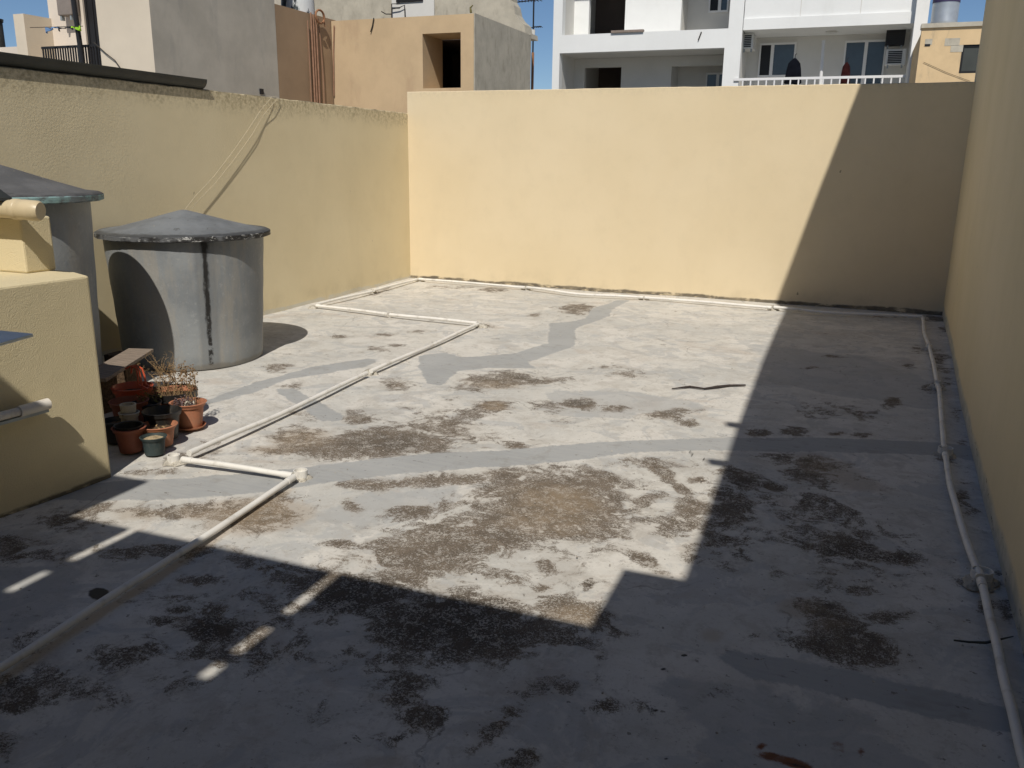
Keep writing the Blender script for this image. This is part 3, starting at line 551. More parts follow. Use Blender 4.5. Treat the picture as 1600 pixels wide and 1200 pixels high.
# ------------------------------------------------------------------ POTS
def pot(px, py, r, h, rb, mat, label, fill=None, rim=.010, saucer=False, z=0.0, tilt=None, name='plant_pot', fillz=.82, cat='plant pot', group='plant pots heaped beside the block', at_=None):
    p = at(px, py, 'z', z) if at_ is None else at_
    T = empty(name, (p[0], p[1], z), label, cat, group)
    b_ = MB(); rl = h*.14
    b_.lathe([(.001, .004), (rb*.95, .004), (rb, .0), (rb+(r-rb)*.84-.004, h-rl), (r, h-rl), (r+rim*.3, h-rl*.4), (r+rim, h), (r-rim*.2, h+.002), (r-rim*.6, h-.006), (rb+(r-rb)*.8-.008, h-rl*1.1), (rb-.006, .012), (.001, .012)], (p[0], p[1], z), 40)
    o_ = b_.build('body', mat, T, smooth=True)
    if fill:
        f = MB(); rf = rb+(r-rb)*fillz-.006; f.lathe([(rf, h*fillz-.004), (rf*.7, h*fillz+.004), (rf*.3, h*fillz), (.001, h*fillz+.006)], (p[0], p[1], z), 24, .05); f.build('soil', fill, T, smooth=True)
    if saucer:
        s_ = MB(); s_.lathe([(.001, .002), (rb*1.18, .002), (rb*1.35, .016), (rb*1.30, .016), (rb*1.12, .006)], (p[0], p[1], z), 36); s_.build('saucer', mat, T, smooth=True)
    if tilt: T.rotation_euler = tilt
    return T, p
def leafcluster(T, p, z, n, rad, hgt, size, mat, name, seed):
    rnd = random.Random(seed); b_ = MB()
    for _ in range(n):
        q = rnd.uniform(0, 6.28); rr = rad*math.sqrt(rnd.random()); c = np.array([p[0]+rr*math.cos(q), p[1]+rr*math.sin(q), z+rnd.random()**1.3*hgt*(1-.4*rr/rad)])
        u = np.array([rnd.gauss(0, 1) for _ in range(3)]); u /= np.linalg.norm(u); v = np.cross(u, [rnd.gauss(0, 1) for _ in range(3)]); v /= np.linalg.norm(v); s_ = size*rnd.uniform(.6, 1.3)
        b_.add([c-u*s_, c+v*s_*.4, c+u*s_, c-v*s_*.4], [(0, 1, 2, 3)])
    return b_.build(name, mat, T)
def stems(T, p, z, n, hgt, spread, seed, heads=True, lean=(0, 0)):
    rnd = random.Random(seed); b_ = MB(); l_ = MB()
    for _ in range(n):
        q = rnd.uniform(0, 6.28); x0, y0 = p[0]+.6*spread*rnd.uniform(-1, 1), p[1]+.6*spread*rnd.uniform(-1, 1); H_ = hgt*rnd.uniform(.55, 1.0)
        pts = [np.array([x0+(spread*math.cos(q)+lean[0])*t**1.5, y0+(spread*math.sin(q)+lean[1])*t**1.5, z+H_*t-.03*t*t]) for t in (0, .25, .5, .75, 1)]
        b_.tube(pts, [.0013, .0012, .0011, .0009, .0007], 4)
        for t in (.45, .6, .75, .88, 1):
            i = min(3, int(t*4)); a = pts[i]+(pts[i+1]-pts[i])*(t*4-i)
            for _k in range(2):
                d = np.array([rnd.gauss(0, .012), rnd.gauss(0, .012), rnd.uniform(0, .02)]); b_.tube([a, a+d], .0007, 3)
                if heads:
                    for _j in range(3):
                        u = np.array([rnd.gauss(0, 1) for _ in range(3)]); u /= np.linalg.norm(u); v = np.cross(u, [rnd.gauss(0, 1) for _ in range(3)]); v /= np.linalg.norm(v); s_ = rnd.uniform(.003, .006); c = a+d+u*.004
                        l_.add([c-u*s_, c+v*s_, c+u*s_, c-v*s_], [(0, 1, 2, 3)])
    b_.build('stem', M['drystem'], T)
    if heads: l_.build('seed_heads', M['dryleaf'], T)
T, p = pot(297, 667, .098, .158, .070, M['terracotta'], 'largest terracotta pot with saucer and shrivelled succulent, rightmost of the heap', M['soil'], saucer=True, rim=.012)
leafcluster(T, (p[0]-.025, p[1]), .14, 260, .065, .06, .010, M['succulent'], 'leaves', 5)
leafcluster(T, (p[0]+.03, p[1]-.02), .14, 30, .03, .04, .012, M['whitepot'], 'pale_leaves', 6)
stems(T, (p[0]+.0, p[1]+.03), .135, 10, .26, .06, 3, True)
T, p = pot(272, 648, .145, .155, .115, M['terracotta'], 'wide shallow orange bowl of dark soil and dry stems behind the largest pot', M['soil'], rim=.008)
b = MB(); b.lathe([(.152, .118), (.155, .165), (.146, .165), (.143, .12)], (p[0], p[1], 0), 40); b.build('dark_liner', M['blackplastic'], T, smooth=True)
stems(T, (p[0]+.04, p[1]), .13, 20, .25, .08, 8, True)
stems(T, (p[0]-.04, p[1]), .12, 26, .33, .10, 12, False, lean=(-.04, 0))
leafcluster(T, (p[0]-.09, p[1]-.03), .15, 120, .06, .07, .007, M['dryleaf'], 'leaves', 9)
T, p = pot(257, 683, .105, .165, .075, M['blackplastic'], 'round black plastic pot between the terracotta pots', None, rim=.006)
T, p = pot(250, 694, .096, .118, .070, M['terracotta'], 'low terracotta pot with dry leaves inside, behind the small green pot', M['soil'], rim=.010)
leafcluster(T, p, .09, 26, .05, .02, .012, M['drystem'], 'leaves', 15)
T, p = pot(242, 708, .066, .098, .052, M['greenpot'], 'small green grey pot filled with gravel, nearest the pipe corner', M['gravel'], rim=.006, fillz=.88)
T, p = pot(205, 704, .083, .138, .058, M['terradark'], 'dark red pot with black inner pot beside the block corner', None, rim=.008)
b = MB(); b.lathe([(.001,.05),(.06,.05),(.074,.150),(.078,.152),(.070,.150),(.055,.06),(.001,.06)], (p[0], p[1], 0), 32); b.build('inner_pot', M['blackplastic'], T, smooth=True)
T, p = pot(206, 688, .052, .17, .042, M['whitepot'], 'dirty white plastic tub standing behind the dark red pot', M['soil'], rim=.006, group=None, name='plastic_tub', cat='tub')
b = MB(); b.lathe([(.040, .168), (.044, .215), (.036, .215), (.034, .17)], (p[0]-.012, p[1]+.01, 0), 24); b.build('stacked_cup', M['whitepot'], T, smooth=True)
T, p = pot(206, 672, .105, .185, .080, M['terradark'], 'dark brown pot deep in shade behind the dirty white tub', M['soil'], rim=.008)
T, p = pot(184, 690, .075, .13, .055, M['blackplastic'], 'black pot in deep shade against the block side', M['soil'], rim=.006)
T, p = pot(232, 668, .085, .16, .062, M['blackplastic'], 'black pot with wilted greenery beside the orange bowl', M['soil'], rim=.006)
leafcluster(T, (p[0]+.01, p[1]+.02), .16, 200, .07, .09, .008, M['greenleaf'], 'leaves', 19)
T, p = pot(212, 655, .115, .215, .075, M['redplastic'], 'orange red hanging pot with hooked handle, under the plank', M['soil'], rim=.008)
b = MB(); HY = p[1]-.02
for hp in (((237,606),(228,600),(226,588),(222,576),(214,571),(204,572),(196,576)), ((232,609),(222,603),(220,590),(217,578),(212,573),(206,575),(205,583)), ((231,611),(216,601),(215,585),(213,576),(208,572),(200,573))):
    b.tube([at(x, y, 'y', HY+.004*i) for i, (x, y) in enumerate(hp)], .0055, 8)
b.build('handle', M['redplastic'], T, smooth=True)
# plank on blocks
zb = .30; A_, B_, C_ = at(201, 544, 'z', zb), at(240, 545, 'z', zb), at(187, 578, 'z', zb); D_ = A_+(C_-B_)*1.0; ext = (C_-B_)*.35
b = MB(); b.prism([tuple(A_), tuple(B_), tuple(C_+ext), tuple(D_+ext)], (0, 0, -1), .022)
tag(b.build('wooden_plank', M['wood'], bevel=.002, origin=tuple(A_)), 'weathered wooden plank propped above the pots beside the tank', 'plank')
for t_, lab in ((.12, 'concrete block coloured dark for the shade under the far end of the plank'), (.80, 'concrete block coloured dark for the shade under the near end of the plank')):
    c_ = (A_+B_)/2+(C_-B_)*t_+(A_-B_)*.55; b = MB(); b.box(c_[0]-.11, c_[0]+.07, c_[1]-.07, c_[1]+.07, -.01, zb-.024)
    o_ = tag(b.build('concrete_block', M['soil'], bevel=.006, origin=(c_[0], c_[1], 0)), lab, 'concrete block')  # dark soil colour stands in for the black shade beneath the plank
# ------------------------------------------------------------------ litter on the floor
b = MB(); P = [at(x, y, 'z', .012) for x, y in ((1050,607),(1078,604),(1100,607),(1120,605),(1140,602),(1165,602))]
b.tube([(q[0], q[1], .010+.004*(i % 2)) for i, q in enumerate(P)], [.004,.008,.007,.009,.008,.006], 8, wob=.35)
tag(b.build('stick', simple('dark_bark', (.045, .036, .032), .9, .3, 40)), 'dark thin stick lying on the sunlit floor near the shadow edge', 'stick')
b = MB(); P = [at(x, y, 'z', .008) for x, y in ((1490,1002),(1515,1005),(1540,1006),(1562,1001),(1583,996))]
b.tube([(q[0], q[1], .012) for q in P], [.003,.004,.005,.004,.002], 8, wob=.2)
tag(b.build('twig', M['darkmetal']), 'black twig crossing under the right wall pipe', 'twig')
rnd = random.Random(11); b = MB()
for _ in range(260):
    x, y = rnd.uniform(-5.3, .8), rnd.uniform(1.2, 10.2)
    if rnd.random() < .5: c0 = at(*rnd.choice([(860,790),(700,960),(600,690),(1330,860),(1330,1000),(1170,760),(380,805),(560,930)]), 'z', 0); x, y = c0[0]+rnd.gauss(0, .3), c0[1]+rnd.gauss(0, .35)
    s_ = rnd.uniform(.002, .0055); a = rnd.uniform(0, 6.28)
    pl = [(x+s_*math.cos(a+k*1.26)*rnd.uniform(.6, 1.3), y+s_*math.sin(a+k*1.26)*rnd.uniform(.6, 1.3), .004) for k in range(5)]
    b.prism(pl, (0, 0, 1), rnd.uniform(.001, .004))
tag(b.build('grit', simple('paint_chip', (.42, .38, .32), .9, .4, 90)), 'scattered grit and paint flakes on the roof floor', 'grit', kind='stuff')
# ------------------------------------------------------------------ BACKGROUND BUILDINGS
def pos(px, py, y): p = at(px, py, 'y', y); return p[0], p[2]
def holed(mb, y, x0, x1, z0, z1, holes, th):
    xs = sorted({x0, x1, *[h[0] for h in holes], *[h[1] for h in holes]}); zs = sorted({z0, z1, *[h[2] for h in holes], *[h[3] for h in holes]})
    for i in range(len(xs)-1):
        for j in range(len(zs)-1):
            cx, cz = (xs[i]+xs[i+1])/2, (zs[j]+zs[j+1])/2
            if any(h[0] < cx < h[1] and h[2] < cz < h[3] for h in holes): continue
            a, b_, c, d = xs[i], xs[i+1], zs[j], zs[j+1]
            for yy in (y, y+th): mb.add([(a, yy, c), (b_, yy, c), (b_, yy, d), (a, yy, d)], [(0, 1, 2, 3)])
    for h in holes+[(x0, x1, z0, z1)]:
        a, b_, c, d = h
        for q in ([(a, c), (a, d)], [(b_, c), (b_, d)], [(a, c), (b_, c)], [(a, d), (b_, d)]):
            mb.add([(q[0][0], y, q[0][1]), (q[1][0], y, q[1][1]), (q[1][0], y+th, q[1][1]), (q[0][0], y+th, q[0][1])], [(0, 1, 2, 3)])
    return mb
BM = dict(
 cream=simple('cream_render', (.58, .51, .41), .9, .05, 1, bump=.1), cream2=simple('pale_cream_render', (.62, .55, .47), .9, .05, 1),
 grey=simple('bare_cement_render', (.47, .43, .36), .95, .10, 1.2, bump=.2, bscale=12, dirt=((.34, .32, .28), .4)),
 grey2=simple('old_cement_render', (.45, .415, .34), .95, .12, 2.5, bump=.3, bscale=14, dirt=((.27, .24, .19), .5)),
 tan=simple('tan_render', (.50, .375, .235), .95, .08, .9, bump=.15, bscale=10, dirt=((.38, .26, .17), .4)),
 brown=simple('tan_render_dimmed', (.34, .235, .145), .95, .1, .9, bump=.15, bscale=10),  # side of the tan house: its tan darkened in colour for grazing sun
 white=simple('white_paint', (.74, .75, .74), .8, .03, .6, dirt=((.60, .60, .57), .25)), white2=simple('offwhite_paint', (.62, .61, .58), .8, .04, 1),
 room=simple('room_shade_colour', (.10, .08, .07), .9, .1, 1), glass=simple('window_glass', (.05, .065, .08), .2, .1, 2, spec=.6),  # room colour darkened to stand in for the shade indoors
 alu=simple('white_aluminium', (.72, .72, .72), .4, .03, 2), dark=simple('dark_frame', (.02, .02, .022), .4, .1, 2),
 yellow=simple('limestone_yellow', (.62, .46, .27), .9, .08, 1.5, dirt=((.36, .29, .2), .55)), acw=simple('ac_white', (.62, .62, .60), .5, .04, 3),
 acd=simple('ac_dark', (.03, .03, .032), .5, .1, 3), silver=simple('silver_sheet', (.50, .53, .55), .35, .12, 2, metal=.55), wire=simple('cable_dark', (.04, .035, .03), .8, .1, 3),
 rust=simple('rusty_pipe', (.30, .15, .08), .85, .2, 12), clay=simple('clay_pipe', (.30, .17, .11), .85, .15, 12))
# --- left house: cream front and cement side
H = empty('cream_house', (-12, 12, -9), 'cream house with grey cement side wall rising behind the left wall', 'house')
YF = 11.7; xa = at(155, 60, 'y', YF)[0]
b = MB(); b.add([(xa,YF,-9),(-11,YF,-9),(-11,YF,9),(xa,YF,9)], [(0,1,2,3)]); b.add([(xa,YF,-9),(xa,16.2,-9),(xa,16.2,9),(xa,YF,9)], [(0,1,2,3)]); b.build('front_wall', BM['cream'], H)
b = MB(); b.add([(-11,YF,-9),(-11,15.03,-9),(-11,15.03,9),(-11,YF,9)], [(0,1,2,3)]); b.add([(-11,15.03,-9),(-16,15.03,-9),(-16,15.03,9),(-11,15.03,9)], [(0,1,2,3)]); b.add([(-16,YF,9),(-11,YF,9),(-11,15.03,9),(-16,15.03,9)], [(0,1,2,3)]); b.build('side_wall', BM['grey'], H)
p1 = at(408, 143, 'x', -11); b = MB(); b.box(-11.02, -10.975, p1[1]-.05, p1[1]+.05, p1[2]-.05, p1[2]+.05); b.build('vent_grille', BM['dark'], H)
YR = 13.9; x0, _ = pos(80, 30, YR); xd0, zd1 = pos(126, -20, YR); xd1, _ = pos(157, 60, YR); _, zdb = pos(140, 66, YR)
b = MB(); holed(b, YR, x0-.05, xa+.02, -9, 9, [(xd0, xd1, zdb-1.2, 5.6)], .12); b.build('recess_wall', BM['cream2'], H)
b = MB(); b.box(xd0-.1, xd1+.1, YR+.7, YR+.75, zdb-1.4, 6.2); b.build('room', BM['room'], H)
d = MB(); holed(d, YR+.04, xd0, xd1, zdb-1.2, 5.6, [(xd0+.05, (xd0+xd1)/2-.02, zdb-1.1, 5.5), ((xd0+xd1)/2+.02, xd1-.05, zdb-1.1, 5.5)], .05); D = d.build('balcony_door', BM['dark'], H)
d = MB(); d.box(xd0+.05, xd1-.05, YR+.06, YR+.07, zdb-1.1, 5.5); pn = d.build('pane', BM['dark'], None, origin=(-12, 12, -9)); pn.parent = D; pn.location = (0, 0, 0)
# side parapet wall left of the balcony
q0, q1 = at(42, 25, 'x', x0), at(92, 30, 'x', x0)
x0b = x0; b = MB(); ya = at(41, 60, 'x', x0b)[1]; zt = at(41, 22, 'x', x0b)[2]
b.box(x0b-.28, x0b, ya, YR+.1, -9, zt); b.build('parapet', BM['cream'], H)
b = MB(); zl = at(20, 73, 'y', ya+.1)[2]; b.box(-26, x0b-.284, ya+.1, ya+.4, -9, zl); b.build('low_wall', BM['cream2'], H)
b = MB(); zsl = pos(100, 112, 12.4)[1]; b.box(x0b, -11.1, 12.25, YR, zsl-.15, zsl); b.build('balcony_slab', BM['cream'], H)
YRL = 12.35
RL = MB(); xr0, zr = pos(64, 73, YRL); xr1, zr1 = pos(159, 70, YRL); RL.box(xr0, xr1, YRL, YRL+.04, zr-.04, zr); RLo = RL.build('railing', BM['dark'], H)
for k in range(24):
    xx = xr0+(xr1-xr0)*(k+.3)/24; q = MB(); q.box(xx-.012, xx+.012, YRL+.01, YRL+.03, zsl, zr-.04); o_ = q.build('baluster', BM['dark'], None, origin=(-12, 12, -9)); o_.parent = RLo; o_.location = (0, 0, 0)
xp, _ = pos(122, 60, YRL-.1); b = MB(); zp = pos(122, 112, YRL-.1)[1]; b.tube([(xp+.05, YRL-.1, zp), (xp-.12, YRL-.1, 6.5)], .045, 10)
tag(b.build('pole', BM['dark'], origin=(xp, YRL-.1, zp)), 'slim dark pole rising past the cream house balcony', 'pole')
def box_ac(px0, px1, py0, py1, y, dep, mat, label, grille=True, name='air_conditioner', cat='air conditioner', group=None):
    a, zt_ = pos(px0, py0, y); c, zb_ = pos(px1, py1, y); T_ = empty(name, ((a+c)/2, y, zb_), label, cat, group)
    b_ = MB(); b_.box(a, c, y, y+dep, zb_, zt_); b_.build('casing', mat, T_, bevel=.02)
    if grille:
        g_ = MB(); n2 = 7; z_0, z_1 = zb_+(zt_-zb_)*.1, zb_+(zt_-zb_)*.9
        for k in range(n2): zz = z_0+(z_1-z_0)*(k+.5)/n2; g_.box(a+(c-a)*.12, a+(c-a)*.80, y-.012, y-.001, zz-.02, zz+.012)
        g_.build('grille', BM['acd'], T_)
    for s_ in (.15, .85): b2 = MB(); b2.box(a+(c-a)*s_-.02, a+(c-a)*s_+.02, y+.02, y+.10, zb_-.09, zb_-.003); b2.build('bracket', BM['galv'] if 'galv' in BM else M['galv'], T_)
    return T_
box_ac(86, 112, -12, 23, YR-.25, .2, simple('taupe_casing', (.22, .19, .17), .6, .1, 3), 'taupe air conditioner box high on the cream house wall', False)
# laundry
def cloth(px0, px1, py0, py1, y, mat, label, seed, group=None, name='laundry', cat='clothes'):
    a, zt_ = pos(px0, py0, y); c, zb_ = pos(px1, py1, y); rnd = random.Random(seed); n2 = 10; vs = []
    for i in range(n2+1):
        t = i/n2; x = a+(c-a)*t; dz = (zt_-zb_)*(.55+.45*math.sin(t*5+seed)); f = .03*math.sin(t*14+seed)
        vs += [(x, y+f, zt_-.02*math.sin(math.pi*t)), (x, y+f*1.5, zt_-max(.03, dz)), (x, y+f*1.5+.02, zt_-max(.03, dz)), (x, y+f+.02, zt_-.02*math.sin(math.pi*t))]
    fs = [(i*4+k, i*4+(k+1) % 4, i*4+4+(k+1) % 4, i*4+4+k) for i in range(n2) for k in range(4)]+[(0, 1, 2, 3), tuple(n2*4+k for k in range(4))[::-1]]
    b_ = MB(); b_.add(vs, fs); tag(b_.build(name, mat, smooth=True, origin=((a+c)/2, y, zb_)), label, cat, group)
cloth(68, 90, 42, 51, YRL-.2, simple('blue_cloth', (.16, .28, .50), .9, .2, 8), 'light blue cloth drying on the line by the cream house', 1)
cloth(89, 113, 42, 48, YRL-.2, simple('navy_cloth', (.02, .025, .035), .9, .2, 8), 'navy cloth drying between the blue cloth and the green one', 2)
cloth(113, 127, 41, 48, YRL-.2, simple('lime_cloth', (.35, .65, .05), .9, .1, 8), 'lime green cloth drying beside the dark pole', 4)
b = MB(); a = pos(66, 42, YRL-.2); c = pos(128, 41, YRL-.2); b.tube([(a[0]-.3, YRL-.2, a[1]), (c[0]+.02, YRL-.2, c[1])], .006, 6); tag(b.build('washing_line', BM['wire']), 'thin washing line carrying three small cloths', 'washing line')
b = MB(); P = [pos(145, 66, YF-.05), pos(165, 84, YF-.05), pos(178, 94, YF-.05), pos(188, 108, YF-.05)]; b.tube([(q[0], YF-.03, q[1]) for q in P], .008, 6); tag(b.build('cable', BM['wire']), 'thin black cable slanting down the cream house front', 'cable')
# far left roof tank (dark)
x_, z_ = pos(-4, 72, 15.5); T = empty('roof_tank', (x_, 15.5, z_), 'dark tank on a roof at the extreme left edge against the sky', 'water tank')
b = MB(); zt = pos(0, 33, 15.5)[1]; b.lathe([(.001, -1), (.22, -1), (.22, zt-z_), (.20, zt-z_+.03)], (x_-.08, 15.5, z_), 24); b.build('body', simple('dark_tank', (.05, .05, .045), .6, .2, 4), T, smooth=True)
b = MB(); b.lathe([(.24, zt-z_), (.25, zt-z_+.06), (.001, zt-z_+.08)], (x_-.08, 15.5, z_), 24); b.build('lid', BM['dark'], T, smooth=True)
# --- tan house
TH = empty('tan_house', (-9.3, 17, -9), 'tan rendered roof room with square dark opening, behind the corner of the two walls', 'house')
xt0 = -11.0; ztop = 4.46; x1 = at(740, 80, 'y', 17)[0]; o0 = pos(660, 53, 17); o1 = pos(720, 137, 17)
b = MB(); holed(b, 17, xt0+.01, x1, -9, ztop, [(o0[0], o1[0], o1[1], o0[1]+.0)], .95); b.build('front_wall', BM['tan'], TH)
b = MB(); b.add([(-11.004,15.03,-9),(-11.004,17.2,-9),(-11.004,17.2,4.50),(-11.004,15.03,4.50)], [(0,1,2,3)]); b.add([(-11.2,15.04,-9),(-11.2,17.2,-9),(-11.2,17.2,4.50),(-11.2,15.04,4.50)], [(0,1,2,3)]); b.add([(-11.2,15.03,4.50),(-11.004,15.03,4.50),(-11.004,17.2,4.50),(-11.2,17.2,4.50)], [(0,1,2,3)]); b.build('side_wall', BM['brown'], TH)
yb_ = at(828, 100, 'x', x1)[1]
b = MB(); b.prism([(x1+.02,17.004,-9),(x1+.02,yb_,-9),(x1+.02,yb_,ztop+.01),(x1+.02,17.004,ztop+.01)], (-1, 0, 0), .017); b.build('bare_wall', BM['grey2'], TH)
b = MB(); b.add([(xt0,17.96,ztop-.35),(x1-.02,17.96,ztop-.35),(x1-.02,yb_,ztop-.35),(xt0,yb_,ztop-.35)], [(0,1,2,3)]); b.add([(xt0,17.96,1.9),(x1-.02,17.96,1.9),(x1-.02,yb_,1.9),(xt0,yb_,1.9)], [(0,1,2,3)]); b.add([(xt0,yb_,-9),(x1,yb_,-9),(x1,yb_,ztop),(xt0,yb_,ztop)], [(0,1,2,3)]); b.add([(o0[0]-.9,17.96,1.9),(o0[0]-.9,yb_,1.9),(o0[0]-.9,yb_,ztop),(o0[0]-.9,17.96,ztop)], [(0,1,2,3)])
b.build('room', BM['room'], TH)
for k, (pa, pb) in enumerate(((487,492),(490,496),(494,500),(498,503),(481,487))):
    y_a, y_b = at(pa, 60, 'x', -10.96)[1], at(pb, 160, 'x', -10.96)[1]; za = at(pa, 20+3*k, 'x', -10.96)[2]
    ym = y_a*.5+y_b*.5; bend = .10 if k == 3 else .01
    b = MB(); b.tube([(-10.96, ym+bend*math.sin(t*3.14), za-(za-1.8)*t) for t in np.linspace(0, 1, 9)], .018 if k < 3 else .010, 8); b.build('drain_pipe', BM['clay'], TH, smooth=True)
b = MB(); pc = at(500, 26, 'x', -10.9); b.tube([(pc[0], pc[1]+.16*math.cos(a)*1.0, pc[2]+.13*math.sin(a)) for a in np.linspace(-1, 5, 16)], .022, 8); pe = at(508, 42, 'x', -10.9); b.tube([(pc[0], pc[1]+.1, pc[2]+.1), (pe[0], pe[1], pe[2])], .012, 6); b.build('coiled_hose', BM['rust'], TH, smooth=True)
b = MB(); P = [at(x, y, 'y', 16.97) for x, y in ((584,28),(582,40),(579,50))]; b.tube(P, .012, 6); b.build('loose_cable', BM['wire'], TH)
P = [at(x, y, 'y', 16.97) for x, y in ((522,40),(521,80),(522,150))]; b = MB(); b.tube(P, .014, 6); b.build('loose_cable', BM['clay'], TH)
# wrapped drum above the dimmed side wall
pc = at(478, 20, 'x', -11.3); T = empty('wrapped_tank', (pc[0]-.2, pc[1], 4.5), 'tank wrapped in torn black and white plastic on the tan house roof', 'water tank')
def wrapmat():
    n = N('torn_wrap', .5, .4); a = n.noise(5, 8, .7, co=n.scaled(1, 1, .3)); c = n.mix(n.step(a, .47, .52), (.035, .045, .05), (.60, .62, .62)); n.color(c); n.bump(a, .8, .02); return n.m
b = MB(); b.lathe([(.36, 0), (.36, .1), (.345, .5), (.36, 1.0), (.35, 1.5), (.001, 1.55)], (pc[0]-.2, pc[1], 4.42), 30, .03); b.build('body', wrapmat(), T, smooth=True)
# house behind the tan one
GH = empty('cement_house', (-10, 21, -9), 'bare cement house with broken sloping edge behind the tan house', 'house')
b = MB(); P = [(440,-60),(440,60),(830,60),(829,52),(822,56),(819,38),(810,30),(805,22),(802,8),(797,0),(797,-60)]
b.prism([(*[pos(x, y, 21)[0]], 21, pos(x, y, 21)[1]) for x, y in P], (0, 1, 0), .5); b.build('wall', BM['grey2'], GH)
b = MB(); P = [(612,-60),(612,30),(678,30),(678,-60)]; b.prism([(pos(x, y, 20.95)[0], 20.95, pos(x, y, 20.95)[1]) for x, y in P], (0, 1, 0), .04); wpn = b.build('white_panel', BM['white2'], GH)
b = MB(); a = pos(618, -20, 20.9); c = pos(660, 1, 20.9); b.box(a[0], c[0], 20.91, 20.94, c[1], a[1]); b.build('window', BM['dark'], GH)
b = MB(); b.box(-19, pos(797, 0, 21)[0]-.5, 21.5, 21.7, -9, 6.5); b.build('rear_wall', BM['grey'], GH)
for pts in ([(612,28),(612,6),(624,6)],[(612,14),(624,12),(632,8),(633,28)],[(596,18),(603,22),(611,22)]):
    b = MB(); b.tube([(pos(x, y, 20.88)[0], 20.88, pos(x, y, 20.88)[1]) for x, y in pts], .014, 6); b.build('loose_cable', BM['wire'], GH)
P = [pos(736, 20, 19), pos(735, 12, 19), pos(739, 8, 19)]; b = MB(); b.tube([(q[0], 19, q[1]) for q in P], [.03, .02, .01], 6); tag(b.build('weed', M['greenleaf']), 'small dry weed sprouting on the tan house parapet', 'plant')
# --- antenna mast
ya_ = 22.0; AN = empty('antenna_mast', (pos(833,140,ya_)[0], ya_, 1), 'thin television antenna mast against the blue gap between houses', 'antenna')
xm = pos(833, 60, ya_)[0]; b = MB(); b.tube([(xm, ya_, 1), (xm, ya_, pos(833, 82, ya_)[1])], .035, 10); b.build('mast', BM['rust'], AN, smooth=True)
b = MB(); b.tube([(xm, ya_, pos(833, 82, ya_)[1]), (xm, ya_, 7.2)], .022, 8); b.build('mast', BM['dark'], AN)
b = MB(); z1 = pos(833, 43, ya_)[1]; b.tube([(xm-.05, ya_, z1), (xm+.22, ya_, z1+.02)], .012, 6)
for k in range(4): b.tube([(xm+.06+k*.05, ya_-.12, z1+.01), (xm+.06+k*.05, ya_+.12, z1+.01)], .008, 5)
b.build('boom', BM['dark'], AN)
b = MB(); z1 = pos(833, 1, ya_)[1]; b.tube([(xm-.6, ya_, z1-.02), (xm+.25, ya_, z1+.02)], .014, 6)
for k in range(9): b.tube([(xm-.55+k*.09, ya_-.15, z1), (xm-.55+k*.09, ya_+.15, z1)], .008, 5)
b.build('boom', BM['dark'], AN)
b = MB(); z1 = pos(833, 51, ya_)[1]; b.box(xm-.09, xm+.06, ya_-.06, ya_-.02, z1-.07, z1+.07); b.build('junction_box', BM['acw'], AN)
# --- white apartment building
W = empty('apartment_building', (-4, 28, -9), 'white apartment building with open loggia and railed balcony beyond the far wall', 'building')
Y0 = 28.0; X = lambda px, y=Y0: pos(px, 60, y)[0]; Z = lambda py, px=1000, y=Y0: pos(px, py, y)[1]
xL, xR = X(864), X(1159); zs0, zs1 = Z(79, 1000), Z(50, 1000)
hl = (X(875), X(1133), -6.0, zs0); hu = (X(878), X(1137), zs1, 8.6)
b = MB(); holed(b, Y0, xL, xR, -9, 9.2, [hl, hu], .30); b.build('loggia_frame', BM['white'], W)
b = MB(); b.box(hl[0]-.2, hl[1]+.1, Y0+.30, 33, zs0+.004, zs1-.004); b.build('floor_slab', BM['white2'], W)
b = MB(); b.box(hl[0]-.2, hl[1]+.1, Y0+.30, 33, 8.6, 9.1); b.build('floor_slab', BM['white2'], W)
b = MB(); b.box(xL+.004, hl[0]-.02, Y0+.30, 33, -9, 9.1); b.box(hl[1]+.05, xR-.02, Y0+.30, 33, -9, 9.1); b.build('party_wall', BM['white2'], W)
Y1 = 29.7; d0 = (X(915, Y1), X(973, Y1), -6, Z(105, 944, Y1)); n0 = X(1052, Y1)
b = MB(); holed(b, Y1, hl[0]-.1, n0, -9, zs0, [d0], .2); b.box(n0, hl[1]+.1, Y1, Y1+.2, Z(102, 1100, Y1), zs0-.003); b.build('lower_rear_wall', BM['white2'], W)
b = MB(); b.box(n0-.2, hl[1]+.1, Y1+1.2, Y1+1.35, -9, zs0); b.box(n0-.15, n0, Y1+.2, Y1+1.2, -9, zs0-.004); b.build('recess_wall', BM['white2'], W)
b = MB(); b.box(d0[0]-1, d0[1]+1, Y1+3.0, Y1+3.1, -6, zs0); b.box(d0[0]-1, d0[1]+1, Y1+.21, Y1+3, -6.1, -6); b.build('room', BM['room'], W)
def window(px0, px1, py0, py1, y, label=None, split=(.5,), name='window', open_left=False, fr=.06, parent=W):
    a, zt_ = pos(px0, py0, y); c, zb_ = pos(px1, py1, y); xs = [a]+[a+(c-a)*s_ for s_ in split]+[c]
    hs = [(xs[i]+fr*.8, xs[i+1]-fr*.8, zb_+fr, zt_-fr) for i in range(len(xs)-1)]
    b_ = MB(); holed(b_, y-.07, a, c, zb_, zt_, hs, .066); f_ = b_.build(name, BM['alu'], parent)
    for i, h in enumerate(hs):
        p_ = MB(); p_.box(h[0], h[1], y-.04, y-.02, h[2], h[3]); o_ = p_.build('pane', BM['dark'] if (open_left and i == 0) else BM['glass'], None, origin=tuple(parent['_o'])); o_.parent = f_; o_.location = (0, 0, 0)
    return f_
window(1104, 1132, 114, 140, Y1+1.2, split=(.62,))
